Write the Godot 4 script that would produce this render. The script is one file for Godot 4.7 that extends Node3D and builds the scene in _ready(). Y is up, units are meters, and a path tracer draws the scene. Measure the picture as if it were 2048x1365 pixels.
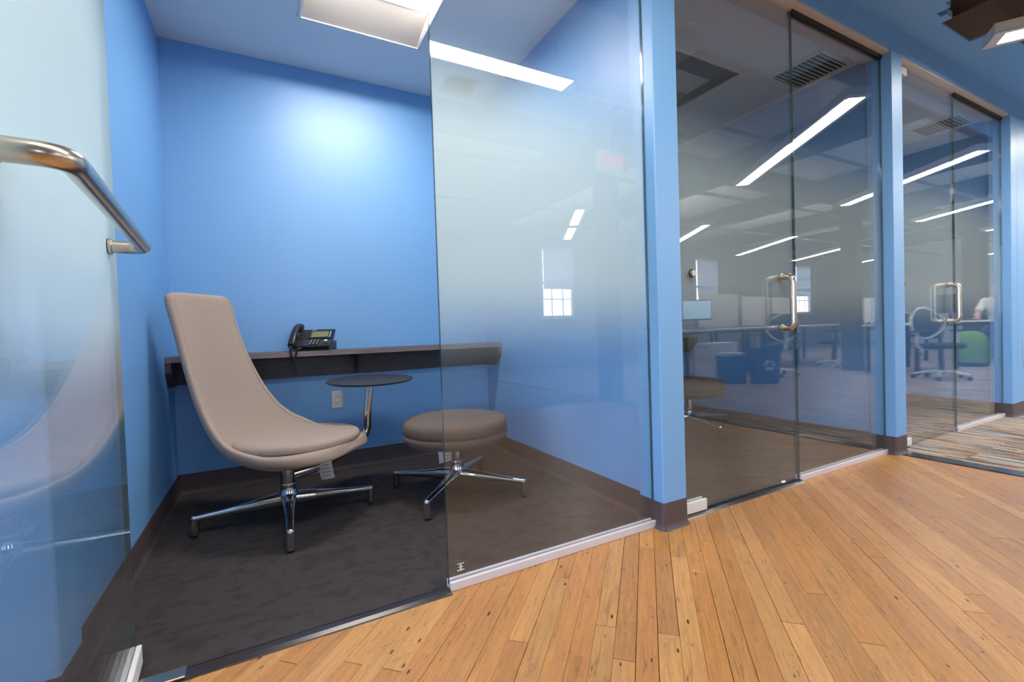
extends Node3D
# A small phone room behind a glass front, seen from the wood-floored corridor of an open office.
# The glass front stands in the plane z = 0; the rooms lie behind it (z < 0), the office in front of it (z > 0).

var M := {}
var taken := {}
var boxes := {}
var rng := RandomNumberGenerator.new()

const CEIL := 2.54        # ceiling of the small rooms
const HEAD := 2.515       # underside of the header over the glass
const SOFFIT := 2.67      # blue soffit over the corridor edge
const DECK := 3.35        # underside of the office roof deck
const BACK := -1.69       # back wall of the rooms
const LAMP_Y := 2.55      # underside of the hanging lamps
const LAMP_DIR := Vector3(0.51, 0.0, 0.86)
const LAMP_ENERGY := 1.35
const WARM := Color(1.0, 0.985, 0.955)


func _ready() -> void:
	rng.seed = 7
	look()
	make_materials()
	build_shell()
	build_wood_floor()
	build_carpets()
	build_glass_front()
	build_room_fittings()
	build_furniture()
	build_ceiling_lamps()
	build_office()


# ------------------------------------------------------------------ camera, sky, exposure
func look() -> void:
	var cam := Camera3D.new()
	cam.name = "camera"
	cam.position = Vector3(0.0, 0.86, 1.45)
	cam.rotation_degrees = Vector3(-1.242, -28.28, -1.855)
	cam.fov = 73.33
	cam.near = 0.02
	cam.far = 200.0
	add_child(cam)
	cam.current = true
	var env := Environment.new()
	env.tonemap_mode = Environment.TONE_MAPPER_LINEAR
	env.tonemap_exposure = 3.0
	var sky := Sky.new()
	var sm := ProceduralSkyMaterial.new()
	sm.sky_top_color = Color(0.62, 0.76, 0.95)
	sm.sky_horizon_color = Color(0.92, 0.95, 1.0)
	sm.ground_horizon_color = Color(0.72, 0.74, 0.74)
	sm.ground_bottom_color = Color(0.45, 0.46, 0.42)
	sm.sky_energy_multiplier = 2.2
	sm.ground_energy_multiplier = 1.25
	sky.sky_material = sm
	env.background_mode = Environment.BG_SKY
	env.sky = sky
	env.sdfgi_enabled = true
	env.ssao_enabled = true
	env.ssil_enabled = true
	var we := WorldEnvironment.new()
	we.name = "world_environment"
	we.environment = env
	add_child(we)


# ------------------------------------------------------------------ names and tags
func numbered(called: String) -> String:
	taken[called] = taken.get(called, -1) + 1
	return called if taken[called] == 0 else "%s_%03d" % [called, taken[called]]


func thing(called: String, label: String, category: String, at := Vector3.ZERO, turn := 0.0, group := "") -> Node3D:
	var o := Node3D.new()
	o.name = numbered(called)
	add_child(o)
	o.position = at
	o.rotation.y = turn
	o.set_meta("label", label)
	o.set_meta("category", category)
	if group:
		o.set_meta("group", group)
	return o


func part(called: String, mesh: Mesh, m: Material, parent: Node, at := Vector3.ZERO, rot := Vector3.ZERO) -> MeshInstance3D:
	var o := MeshInstance3D.new()
	o.name = called
	o.mesh = mesh
	o.material_override = m
	o.position = at
	o.rotation = rot
	parent.add_child(o, true)
	return o


func solid(called: String, mesh: Mesh, m: Material, label: String, category: String, at := Vector3.ZERO, turn := 0.0, group := "") -> MeshInstance3D:
	var o := part(numbered(called), mesh, m, self, at, Vector3(0, turn, 0))
	o.set_meta("label", label)
	o.set_meta("category", category)
	if group:
		o.set_meta("group", group)
	return o


func struct(called: String, mesh: Mesh, m: Material, at := Vector3.ZERO) -> MeshInstance3D:
	var o := part(called, mesh, m, self, at)
	o.set_meta("kind", "structure")
	return o


func struct_node(called: String, at := Vector3.ZERO, turn := 0.0) -> Node3D:
	var o := Node3D.new()
	o.name = called
	o.position = at
	o.rotation.y = turn
	o.set_meta("kind", "structure")
	add_child(o)
	return o


func copy_of(o: Node3D, label: String, at: Vector3, turn := 0.0) -> Node3D:
	var c: Node3D = o.duplicate()
	c.name = numbered(String(o.name).rstrip("0123456789").trim_suffix("_"))
	add_child(c)
	c.position = at
	c.rotation.y = turn
	c.set_meta("label", label)
	return c


# ------------------------------------------------------------------ mesh helpers
func start() -> SurfaceTool:
	var st := SurfaceTool.new()
	st.begin(Mesh.PRIMITIVE_TRIANGLES)
	return st


func tri(st: SurfaceTool, a: Vector3, b: Vector3, c: Vector3, n: Vector3) -> void:
	if (a - c).cross(a - b).dot(n) < 0.0:
		var k := b
		b = c
		c = k
	for p in [a, b, c]:
		st.set_normal(n)
		st.add_vertex(p)


func quad(st: SurfaceTool, a: Vector3, b: Vector3, c: Vector3, d: Vector3, n: Vector3) -> void:
	tri(st, a, b, c, n)
	tri(st, a, c, d, n)


func add_box(st: SurfaceTool, c: Vector3, s: Vector3, bevel := 0.0, basis := Basis.IDENTITY) -> void:
	var h := s / 2.0
	var b := minf(bevel, minf(h.x, minf(h.y, h.z)) * 0.95)
	var pt := func(sx: float, sy: float, sz: float, axis: int) -> Vector3:
		var v := Vector3(sx * (h.x - b), sy * (h.y - b), sz * (h.z - b))
		v[axis] = [sx * h.x, sy * h.y, sz * h.z][axis]
		return v
	var put := func(list: Array, n: Vector3) -> void:
		var w := []
		for p in list:
			w.append(c + basis * p)
		if w.size() == 4:
			quad(st, w[0], w[1], w[2], w[3], (basis * n).normalized())
		else:
			tri(st, w[0], w[1], w[2], (basis * n).normalized())
	for axis in 3:
		for s1 in [-1.0, 1.0]:
			var ring := []
			for q in [[-1.0, -1.0], [1.0, -1.0], [1.0, 1.0], [-1.0, 1.0]]:
				var g := [0.0, 0.0, 0.0]
				g[axis] = s1
				g[(axis + 1) % 3] = q[0]
				g[(axis + 2) % 3] = q[1]
				ring.append(pt.call(g[0], g[1], g[2], axis))
			var n := Vector3.ZERO
			n[axis] = s1
			put.call(ring, n)
	if b <= 0.0:
		return
	for axis in 3:
		var u := (axis + 1) % 3
		var v := (axis + 2) % 3
		for su in [-1.0, 1.0]:
			for sv in [-1.0, 1.0]:
				var e := []
				for sa in [-1.0, 1.0]:
					var g := [0.0, 0.0, 0.0]
					g[axis] = sa
					g[u] = su
					g[v] = sv
					e.append([pt.call(g[0], g[1], g[2], u), pt.call(g[0], g[1], g[2], v)])
				var n := Vector3.ZERO
				n[u] = su
				n[v] = sv
				put.call([e[0][0], e[1][0], e[1][1], e[0][1]], n)
	for sx in [-1.0, 1.0]:
		for sy in [-1.0, 1.0]:
			for sz in [-1.0, 1.0]:
				put.call([pt.call(sx, sy, sz, 0), pt.call(sx, sy, sz, 1), pt.call(sx, sy, sz, 2)], Vector3(sx, sy, sz))


func box(s: Vector3, bevel := 0.0) -> ArrayMesh:
	var key := "%s %s" % [s, bevel]
	if not boxes.has(key):
		var st := start()
		add_box(st, Vector3.ZERO, s, bevel)
		boxes[key] = st.commit()
	return boxes[key]


func span(x0: float, x1: float, y0: float, y1: float, z0: float, z1: float) -> ArrayMesh:
	var st := start()
	add_span(st, x0, x1, y0, y1, z0, z1)
	return st.commit()


func add_span(st: SurfaceTool, x0: float, x1: float, y0: float, y1: float, z0: float, z1: float, bevel := 0.0) -> void:
	add_box(st, Vector3(x0 + x1, y0 + y1, z0 + z1) / 2.0, Vector3(x1 - x0, y1 - y0, z1 - z0), bevel)


# rows of points; smooth normals; each row wraps when told so
func add_sheet(st: SurfaceTool, rows: Array, wrap := false, flip := false) -> void:
	var R: int = rows.size()
	var K: int = rows[0].size()
	var nrm := []
	for i in R:
		var line := PackedVector3Array()
		line.resize(K)
		nrm.append(line)
	var cols := K if wrap else K - 1
	for i in R - 1:
		for j in cols:
			var j2 := (j + 1) % K
			var a: Vector3 = rows[i][j]
			var b: Vector3 = rows[i][j2]
			var c: Vector3 = rows[i + 1][j2]
			var d: Vector3 = rows[i + 1][j]
			var n := (c - a).cross(d - b)
			if flip:
				n = -n
			nrm[i][j] += n
			nrm[i][j2] += n
			nrm[i + 1][j2] += n
			nrm[i + 1][j] += n
	for i in R - 1:
		for j in cols:
			var j2 := (j + 1) % K
			var ids := [[i, j], [i, j2], [i + 1, j2], [i, j], [i + 1, j2], [i + 1, j]]
			for t in 2:
				var p := [ids[t * 3], ids[t * 3 + 1], ids[t * 3 + 2]]
				var a: Vector3 = rows[p[0][0]][p[0][1]]
				var b: Vector3 = rows[p[1][0]][p[1][1]]
				var c: Vector3 = rows[p[2][0]][p[2][1]]
				if (b - a).cross(c - a).length_squared() < 1e-16:
					continue
				var n: Vector3 = nrm[p[0][0]][p[0][1]] + nrm[p[1][0]][p[1][1]] + nrm[p[2][0]][p[2][1]]
				if (a - c).cross(a - b).dot(n) < 0.0:
					p = [p[0], p[2], p[1]]
				for q in p:
					var m: Vector3 = nrm[q[0]][q[1]]
					st.set_normal((m if m.length() > 1e-12 else n).normalized())
					st.add_vertex(rows[q[0]][q[1]])


func add_lathe(st: SurfaceTool, prof: Array, seg := 32, at := Vector3.ZERO, basis := Basis.IDENTITY) -> void:
	# prof: Vector2(radius, height), from the bottom up along the outside; null breaks the smoothing
	var rows := []
	for p in prof + [null]:
		if p == null:
			if rows.size() > 1:
				add_sheet(st, rows, true)
			rows = []
			continue
		var line := PackedVector3Array()
		for k in seg:
			var a := TAU * k / seg
			line.append(at + basis * Vector3(p.x * cos(a), p.y, p.x * sin(a)))
		rows.append(line)


func lathe(prof: Array, seg := 32) -> ArrayMesh:
	var st := start()
	add_lathe(st, prof, seg)
	return st.commit()


func fillet(pts: Array, r: float, n := 8) -> PackedVector3Array:
	var out := PackedVector3Array([pts[0]])
	for i in range(1, pts.size() - 1):
		var p: Vector3 = pts[i]
		var a: Vector3 = (pts[i - 1] - p)
		var b: Vector3 = (pts[i + 1] - p)
		var d := minf(r, minf(a.length(), b.length()) * 0.49)
		var p0 := p + a.normalized() * d
		var p1 := p + b.normalized() * d
		for k in n + 1:
			var t := float(k) / n
			out.append(p0.lerp(p, t).lerp(p.lerp(p1, t), t))
	out.append(pts[-1])
	return out


# a section swept along a path; size(t) gives the half width and half height of the section
func add_sweep(st: SurfaceTool, path: PackedVector3Array, size: Callable, seg := 14, power := 1.0, up := Vector3.UP, caps := true) -> void:
	var rows := []
	var side := Vector3.ZERO
	var total := path.size() - 1
	for i in path.size():
		var t := (path[mini(i + 1, total)] - path[maxi(i - 1, 0)]).normalized()
		if side == Vector3.ZERO:
			side = t.cross(up)
			if side.length() < 0.1:
				side = t.cross(Vector3.RIGHT)
		side = (side - t * side.dot(t)).normalized()
		var nor := side.cross(t).normalized()
		var wh: Vector2 = size.call(float(i) / total)
		var line := PackedVector3Array()
		for k in seg:
			var a := TAU * k / seg
			var cx := signf(cos(a)) * pow(absf(cos(a)), power)
			var cy := signf(sin(a)) * pow(absf(sin(a)), power)
			line.append(path[i] + side * cx * wh.x + nor * cy * wh.y)
		rows.append(line)
	add_sheet(st, rows, true, true)
	if caps:
		for e in [0, total]:
			var n := (path[1] - path[0]).normalized() * -1.0 if e == 0 else (path[total] - path[total - 1]).normalized()
			for k in seg:
				tri(st, path[e], rows[e][k], rows[e][(k + 1) % seg], n)


func tube(path: PackedVector3Array, r: float, seg := 14) -> ArrayMesh:
	var st := start()
	add_sweep(st, path, func(_t): return Vector2(r, r), seg)
	return st.commit()


# convex polygon in x/z as a slab with a small bevel round its top
func add_slab(st: SurfaceTool, poly: PackedVector2Array, y0: float, y1: float, bevel := 0.0, color := Color.WHITE, uv: Variant = null) -> void:
	var mid := Vector2.ZERO
	for p in poly:
		mid += p / poly.size()
	var top := PackedVector2Array()
	for p in poly:
		top.append(p + (mid - p).normalized() * bevel * 1.4)
	var put := func(list: Array, n: Vector3) -> void:
		var l := list.duplicate()
		if (l[0] - l[2]).cross(l[0] - l[1]).dot(n) < 0.0:
			l.reverse()
		for k in range(1, l.size() - 1):
			for q in [l[0], l[k], l[k + 1]]:
				st.set_color(color)
				st.set_normal(n)
				if uv != null:
					st.set_uv(uv.call(q))
				st.add_vertex(q)
	var face := []
	for p in top:
		face.append(Vector3(p.x, y1, p.y))
	put.call(face, Vector3.UP)
	for i in poly.size():
		var j := (i + 1) % poly.size()
		var a := poly[i]
		var b := poly[j]
		var n2 := (b - a).orthogonal().normalized()
		if n2.dot(a - mid) < 0.0:
			n2 = -n2
		var yb := y1 - bevel
		if bevel > 0.0:
			put.call([Vector3(a.x, yb, a.y), Vector3(b.x, yb, b.y), Vector3(top[j].x, y1, top[j].y), Vector3(top[i].x, y1, top[i].y)], Vector3(n2.x, 1.0, n2.y).normalized())
		put.call([Vector3(a.x, y0, a.y), Vector3(b.x, y0, b.y), Vector3(b.x, yb, b.y), Vector3(a.x, yb, a.y)], Vector3(n2.x, 0, n2.y))


# polygon in x/y pushed out along z, centred on z = 0
func extrude(poly: PackedVector2Array, depth: float) -> ArrayMesh:
	var st := start()
	add_extrude(st, poly, depth, Transform3D.IDENTITY)
	return st.commit()


func add_extrude(st: SurfaceTool, poly: PackedVector2Array, depth: float, t: Transform3D) -> void:
	var ids := Geometry2D.triangulate_polygon(poly)
	for s in [-0.5, 0.5]:
		for k in range(0, ids.size(), 3):
			var p := []
			for q in 3:
				var v := poly[ids[k + q]]
				p.append(t * Vector3(v.x, v.y, s * depth))
			tri(st, p[0], p[1], p[2], (t.basis * Vector3(0, 0, s)).normalized())
	var ccw := not Geometry2D.is_polygon_clockwise(poly)
	for i in poly.size():
		var a := poly[i]
		var b := poly[(i + 1) % poly.size()]
		var d := b - a
		var n := Vector3(d.y, -d.x, 0).normalized() * (1.0 if ccw else -1.0)
		quad(st, t * Vector3(a.x, a.y, -depth / 2), t * Vector3(b.x, b.y, -depth / 2), t * Vector3(b.x, b.y, depth / 2), t * Vector3(a.x, a.y, depth / 2), (t.basis * n).normalized())


func disc(r: float, n := 20, at := Vector2.ZERO) -> PackedVector2Array:
	var out := PackedVector2Array()
	for k in n:
		out.append(at + Vector2(cos(TAU * k / n), sin(TAU * k / n)) * r)
	return out


func spline(keys: Array, n: int) -> Array:
	# keys: arrays of numbers; Catmull-Rom through them
	var out := []
	for i in keys.size() - 1:
		for k in n:
			var t := float(k) / n
			var row := []
			for c in keys[0].size():
				row.append(cubic_interpolate(keys[i][c], keys[i + 1][c], keys[maxi(i - 1, 0)][c], keys[mini(i + 2, keys.size() - 1)][c], t))
			out.append(row)
	out.append(keys[-1])
	return out


# ------------------------------------------------------------------ materials
func mat(called: String, c: Color, rough := 0.6, metal := 0.0) -> StandardMaterial3D:
	var m := StandardMaterial3D.new()
	m.resource_name = called
	m.albedo_color = c
	m.roughness = rough
	m.metallic = metal
	M[called] = m
	return m


func rgb(r: float, g: float, b: float, a := 1.0) -> Color:
	return Color(r / 255.0, g / 255.0, b / 255.0, a)


func noise(seed_: int, freq: float, octaves := 3, kind := FastNoiseLite.TYPE_SIMPLEX_SMOOTH) -> FastNoiseLite:
	var n := FastNoiseLite.new()
	n.seed = seed_
	n.frequency = freq
	n.noise_type = kind
	n.fractal_type = FastNoiseLite.FRACTAL_FBM
	n.fractal_octaves = octaves
	return n


func noise_tex(seed_: int, freq: float, side := 256, normal := false, strength := 1.0, low := Color.BLACK, high := Color.WHITE) -> ImageTexture:
	# read from the noise here, so that every run draws the same picture
	var im := noise(seed_, freq).get_seamless_image(side, side)
	im.convert(Image.FORMAT_RGBA8)
	if normal:
		im.bump_map_to_normal_map(strength)
	else:
		for y in side:
			for x in side:
				im.set_pixel(x, y, low.lerp(high, im.get_pixel(x, y).r))
	return ImageTexture.create_from_image(im)


func relief(m: StandardMaterial3D, tex: Texture2D, amount: float, repeat: float, world := true) -> void:
	m.normal_enabled = true
	m.normal_texture = tex
	m.normal_scale = amount
	m.uv1_triplanar = true
	m.uv1_world_triplanar = world
	m.uv1_scale = Vector3.ONE * repeat


func wood_picture() -> Image:
	# eight boards side by side, 2.2 m long: straight grain, curly figure, pin knots and dark mineral streaks
	var W := 1792
	var lane := 88
	var im := Image.create(W, lane * 8, false, Image.FORMAT_RGB8)
	var fine := noise(3, 1.0, 2)
	var wide := noise(4, 1.0, 2)
	var streak := noise(5, 1.0, 2)
	var r := RandomNumberGenerator.new()
	r.seed = 11
	for l in 8:
		var base := Color(0.755, 0.555, 0.335).lerp(Color(0.685, 0.465, 0.255), r.randf())
		var knots := []
		for k in r.randi_range(1, 3):
			knots.append([r.randf() * W, r.randf_range(0.1, 0.9) * lane, r.randf_range(2.0, 5.0)])
		var curl := r.randf() * W
		var curl_width := r.randf_range(90, 200)
		var tilt := r.randf_range(-0.02, 0.02)
		for y in lane:
			var v := float(y) / lane
			for x in W:
				var b := wide.get_noise_2d(x * 0.006, y * 0.045 + l * 40.0)
				var bend := b * 26.0 + tilt * x
				# curly figure sits in one stretch of the board
				var g := exp(-pow((x - curl) / curl_width, 2.0))
				bend += g * 34.0 * sin(v * 5.0 + l) 
				var grain := fine.get_noise_2d(x * 0.010, (y + bend) * 0.75 + l * 50.0)
				var ring := sin((y + bend) * 0.55 + b * 4.0)
				var t := 1.0 + 0.07 * b + 0.085 * grain + 0.06 * ring * (0.2 + g)
				var s := streak.get_noise_2d(x * 0.0022, (y + bend) * 0.075 + l * 30.0)
				if s > 0.25:
					t -= (s - 0.25) * 0.35
				var c := Color(base.r * t * 1.03, base.g * 1.03 * (t - 0.012 * ring), base.b * (t - 0.03 * ring - 0.05 * b))
				# thin dark checks along the grain, only in a few places
				var crack := absf(streak.get_noise_2d(x * 0.004 + 900.0, (y + bend * 1.4) * 0.16 + l * 70.0))
				var where := wide.get_noise_2d(x * 0.010 + 500.0, l * 13.0 + y * 0.02)
				if crack < 0.035 and where > 0.38:
					c = c.lerp(Color(0.16, 0.09, 0.05), minf(0.8, (0.035 - crack) * 40.0) * minf(1.0, (where - 0.38) * 9.0))
				for k in knots:
					var d: float = Vector2((x - k[0]) * 0.6, y - k[1]).length() / k[2]
					if d < 1.6:
						c = c.lerp(Color(0.17, 0.09, 0.05), clampf(1.5 - d, 0.0, 0.85))
				im.set_pixel(x, l * lane + y, c)
	return im


func stripe_picture() -> Image:
	# carpet planks in taupe, tan, pale blue and brown yarn, drawn out along v
	var n := 768
	var im := Image.create(n, n, false, Image.FORMAT_RGB8)
	var a := noise(21, 1.0, 2)
	var b := noise(22, 1.0, 1)
	var f := noise(23, 1.0, 1)
	for x in n:
		var lane := int(x * 4.0 / n)
		for y in n:
			var ragged := f.get_noise_2d(x * 0.5, y * 0.12) * 7.0
			var k := a.get_noise_2d((x + ragged) * 0.024 + lane * 40.0, y * 0.0019 + lane * 9.0)
			var q := b.get_noise_2d((x + ragged) * 0.036 + 300.0, y * 0.0026 + lane * 17.0)
			var c := Color(0.50, 0.40, 0.335)
			if k > 0.10:
				c = Color(0.68, 0.545, 0.43)
			if k < -0.28:
				c = Color(0.41, 0.325, 0.285)
			if q > 0.36:
				c = Color(0.58, 0.68, 0.73)
			if q < -0.62:
				c = Color(0.24, 0.165, 0.15)
			var s := 1.0 + 0.16 * f.get_noise_2d(x * 1.7, y * 1.7)
			im.set_pixel(x, y, Color(c.r * s, c.g * s, c.b * s))
	return im


func carpet_picture() -> Image:
	# dark loop pile with darker clouds drawn out across the room
	var n := 768
	var im := Image.create(n, n, false, Image.FORMAT_RGB8)
	var f := noise(31, 1.0, 2)
	var cloud := noise(32, 1.0, 4)
	for y in n:
		for x in n:
			var wx := x * TAU / n
			var wy := y * TAU / n
			var k := cloud.get_noise_3d(cos(wx) * 1.6 + 3.0, sin(wx) * 1.6, cos(wy) * 3.2) + 0.5 * cloud.get_noise_3d(cos(wy) * 4.0, sin(wy) * 4.0, sin(wx) * 3.0)
			var loop := f.get_noise_2d(x * 0.55, y * 0.55)
			var t := 1.0 + 0.42 * loop
			t *= 0.80 if k + 0.5 * loop < -0.14 else 1.0
			im.set_pixel(x, y, Color(0.250 * t, 0.221 * t, 0.217 * t))
	return im


func film_picture() -> Image:
	# printed frosted film: v runs down the pane; dense in its middle band, its fine dots thin out above and below
	var im := Image.create(8, 1024, false, Image.FORMAT_RGBA8)
	for y in 1024:
		var h := HEAD * (1.0 - (y + 0.5) / 1024.0)
		var a := smoothstep(0.72, 1.09, h) * (1.0 - smoothstep(1.48, 1.93, h))
		for x in 8:
			im.set_pixel(x, y, Color(0.87, 0.935, 0.925, a * 0.95))
	return im


func make_materials() -> void:
	var peel := noise_tex(41, 0.05, 256, true, 2.0)
	var m := mat("blue_paint", rgb(112, 168, 222), 0.47)
	m.metallic_specular = 0.7
	relief(m, peel, 0.10, 6.0)
	m = mat("ceiling_paint", rgb(226, 226, 228), 0.8)
	m = mat("header_board", rgb(206, 194, 186), 0.7)
	m = mat("white_wall", rgb(226, 224, 220), 0.8)
	m = mat("office_wall", rgb(150, 152, 150), 0.85)
	m = mat("deck", rgb(128, 106, 96), 0.9)
	m = mat("beam_wood", rgb(70, 52, 42), 0.85)
	m = mat("pipe", rgb(120, 116, 112), 0.5)
	m = mat("base_rubber", rgb(82, 70, 72), 0.5)
	m = mat("subfloor", rgb(38, 26, 18), 0.95)
	m = mat("vinyl_strip", rgb(44, 36, 34), 0.22)
	m = mat("aluminium", rgb(214, 208, 212), 0.35, 0.1)
	m = mat("chrome", rgb(205, 205, 208), 0.09, 1.0)
	m = mat("brushed_steel", rgb(200, 188, 172), 0.25, 1.0)
	m = mat("plate_steel", rgb(228, 226, 222), 0.32, 0.8)
	m = mat("black_rubber", rgb(18, 18, 18), 0.6)
	m = mat("black_plastic", rgb(26, 25, 26), 0.36)
	m = mat("dark_plastic", rgb(38, 34, 35), 0.36)
	m = mat("side_plastic", rgb(66, 50, 48), 0.4)
	m = mat("key_plastic", rgb(70, 66, 66), 0.45)
	m = mat("key_print", rgb(205, 205, 200), 0.6)
	m = mat("orange_print", rgb(235, 140, 40), 0.6)
	m = mat("lcd", rgb(122, 124, 84), 0.25)
	m = mat("white_plastic", rgb(222, 222, 220), 0.45)
	m = mat("white_metal", rgb(226, 222, 218), 0.4)
	m = mat("lamp_reflector", rgb(168, 164, 160), 0.6)
	m = mat("black_laminate", rgb(40, 40, 44), 0.5)
	m = mat("paper", rgb(226, 226, 222), 0.9)
	m = mat("ink", rgb(90, 90, 92), 0.9)
	m = mat("bin_blue", rgb(26, 84, 150), 0.45)
	m = mat("green_cloth", rgb(110, 150, 50), 0.9)
	m = mat("grey_cloth", rgb(96, 98, 100), 0.95)
	m = mat("dark_cloth", rgb(44, 46, 50), 0.95)
	m = mat("desk_top", rgb(214, 210, 202), 0.5)
	m = mat("screen_glass", rgb(20, 22, 26), 0.15)
	m = mat("shade_cloth", rgb(176, 178, 182), 0.95)
	m.backlight_enabled = true
	m.backlight = Color(0.95, 0.95, 0.97)
	m = mat("exit_red", rgb(210, 40, 40), 0.6)
	m.emission_enabled = true
	m.emission = rgb(225, 40, 36)
	m.emission_energy_multiplier = 1.6
	m = mat("monitor_glow", rgb(60, 90, 120), 0.3)
	m.emission_enabled = true
	m.emission = rgb(150, 190, 215)
	m.emission_energy_multiplier = 1.2
	m = mat("lamp_glow", Color(0.9, 0.9, 0.9), 0.6)
	m.emission_enabled = true
	m.emission = WARM
	m.emission_energy_multiplier = 3.0
	m = mat("troffer_glow", Color(0.9, 0.9, 0.9), 0.6)
	m.emission_enabled = true
	m.emission = Color(1.0, 0.965, 0.91)
	m.emission_energy_multiplier = 3.0

	var weave := noise_tex(51, 0.22, 256, true, 5.0)
	var heather := noise_tex(52, 0.16, 256, false, 1.0, Color(0.70, 0.70, 0.70), Color(1, 1, 1))
	m = mat("oatmeal_cloth", rgb(200, 178, 162), 0.95)
	m.albedo_texture = heather
	relief(m, weave, 0.5, 7.0, false)
	m.rim_enabled = true
	m.rim = 0.25
	m = mat("taupe_cloth", rgb(136, 118, 107), 0.95)
	m.albedo_texture = heather
	relief(m, weave, 0.5, 7.0, false)
	m.rim_enabled = true
	m.rim = 0.25

	# dark stained laminate: fine streaks along x
	var lam := noise(61, 0.02, 3).get_seamless_image(256, 256)
	lam.convert(Image.FORMAT_RGB8)
	for y in 256:
		for x in 256:
			var t := lam.get_pixel(x, y).r
			lam.set_pixel(x, y, Color(0.80, 0.78, 0.79).lerp(Color(1, 1, 1), t))
	var lam_tex := ImageTexture.create_from_image(lam)
	m = mat("laminate", rgb(84, 78, 84), 0.42)
	m.albedo_texture = lam_tex
	m.uv1_triplanar = true
	m.uv1_world_triplanar = true
	m.uv1_scale = Vector3(0.9, 18.0, 18.0)
	m = mat("laminate_edge", rgb(138, 124, 126), 0.35)
	m.albedo_texture = lam_tex
	m.uv1_triplanar = true
	m.uv1_world_triplanar = true
	m.uv1_scale = Vector3(0.9, 18.0, 18.0)

	m = mat("room_carpet", Color.WHITE, 0.98)
	m.albedo_texture = ImageTexture.create_from_image(carpet_picture())
	relief(m, noise_tex(33, 0.28, 1024, true, 6.0), 0.7, 1.1)
	m = mat("stripe_carpet", Color.WHITE, 0.98)
	m.albedo_texture = ImageTexture.create_from_image(stripe_picture())
	m = mat("stripe_carpet_far", Color.WHITE, 0.98)
	m.albedo_texture = M["stripe_carpet"].albedo_texture
	m.uv1_triplanar = true
	m.uv1_world_triplanar = true
	m.uv1_scale = Vector3(1.0, 1.0, 1.0)

	m = mat("maple", Color.WHITE, 0.34)
	m.albedo_texture = ImageTexture.create_from_image(wood_picture())
	m.vertex_color_use_as_albedo = true

	m = mat("glass", Color(0.62, 0.74, 0.70, 0.012), 0.0)
	m.transparency = BaseMaterial3D.TRANSPARENCY_ALPHA
	m = mat("glass_edge", Color(0.22, 0.32, 0.30, 0.55), 0.1)
	m.transparency = BaseMaterial3D.TRANSPARENCY_ALPHA
	m = mat("window_glass", Color(0.9, 0.95, 0.95, 0.04), 0.0)
	m.transparency = BaseMaterial3D.TRANSPARENCY_ALPHA
	m = mat("frosted_film", Color.WHITE, 0.7)
	m.transparency = BaseMaterial3D.TRANSPARENCY_ALPHA
	m.albedo_texture = ImageTexture.create_from_image(film_picture())
	m.texture_repeat = false
	m.backlight_enabled = true
	m.backlight = Color(1.12, 1.12, 1.12)


# ------------------------------------------------------------------ walls, ceilings, header
const COLS := [[-0.575, -0.435], [1.445, 1.585], [3.47, 3.61], [5.49, 5.63]]   # ends of the room dividers
const JOINTS := [0.509, 2.517, 4.545]                                             # door meets fixed pane

func build_shell() -> void:
	var blue: Material = M.blue_paint
	# back wall of the rooms, dividers with rounded end posts
	struct("wall_back", span(-0.9, 5.8, 0, 2.75, BACK - 0.1, BACK), blue)
	var names := ["wall_left", "wall_right", "wall_divider", "wall_far"]
	for i in 4:
		var a: float = COLS[i][0]
		var b: float = COLS[i][1]
		var st := start()
		add_span(st, a + 0.028, b - 0.022, 0, CEIL + 0.1, BACK, -0.07)
		add_span(st, a, b, 0, HEAD + 0.02, -0.08, 0.06, 0.004)
		struct(names[i], st.commit(), blue)
	# front above the glass, and the plain front beyond the rooms
	struct("wall_front", span(-5.0, 20.6, HEAD + 0.012, SOFFIT + 0.006, -0.1, 0.06), blue)
	struct("wall_front_upper", span(-5.0, 20.6, SOFFIT + 0.006, DECK + 0.05, -0.1, 0.055), M.deck)
	struct("wall_front_far", span(5.62, 20.6, 0, HEAD + 0.02, -0.1, 0.06), blue)
	struct("wall_front_near", span(-5.0, -0.57, 0, HEAD + 0.02, -0.1, 0.06), blue)
	# boards under the header, seen from below
	for i in 3:
		var a: float = COLS[i][1]
		var b: float = COLS[i + 1][0]
		struct("trim_%d" % (i + 1), span(a, b, HEAD, HEAD + 0.014, -0.1, 0.05), M.header_board)
		room_ceiling(i, a, b)
	build_baseboards()
	# blue soffit along the front, with the gap over which the dark roof deck shows
	var s := start()
	add_span(s, -5.0, 3.52, SOFFIT, SOFFIT + 0.012, 0.05, 0.62)
	add_span(s, 3.52, 3.60, SOFFIT, SOFFIT + 0.05, 0.05, 0.30)
	add_span(s, 3.60, 3.66, SOFFIT, SOFFIT + 0.012, 0.05, 0.235)
	add_span(s, 3.66, 3.74, SOFFIT, SOFFIT + 0.04, 0.05, 0.262)
	add_span(s, 3.74, 4.17, SOFFIT, SOFFIT + 0.012, 0.05, 0.21)
	add_span(s, 4.17, 20.6, SOFFIT, SOFFIT + 0.012, 0.05, 0.36)
	struct("ceiling_soffit", s.commit(), blue)


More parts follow.
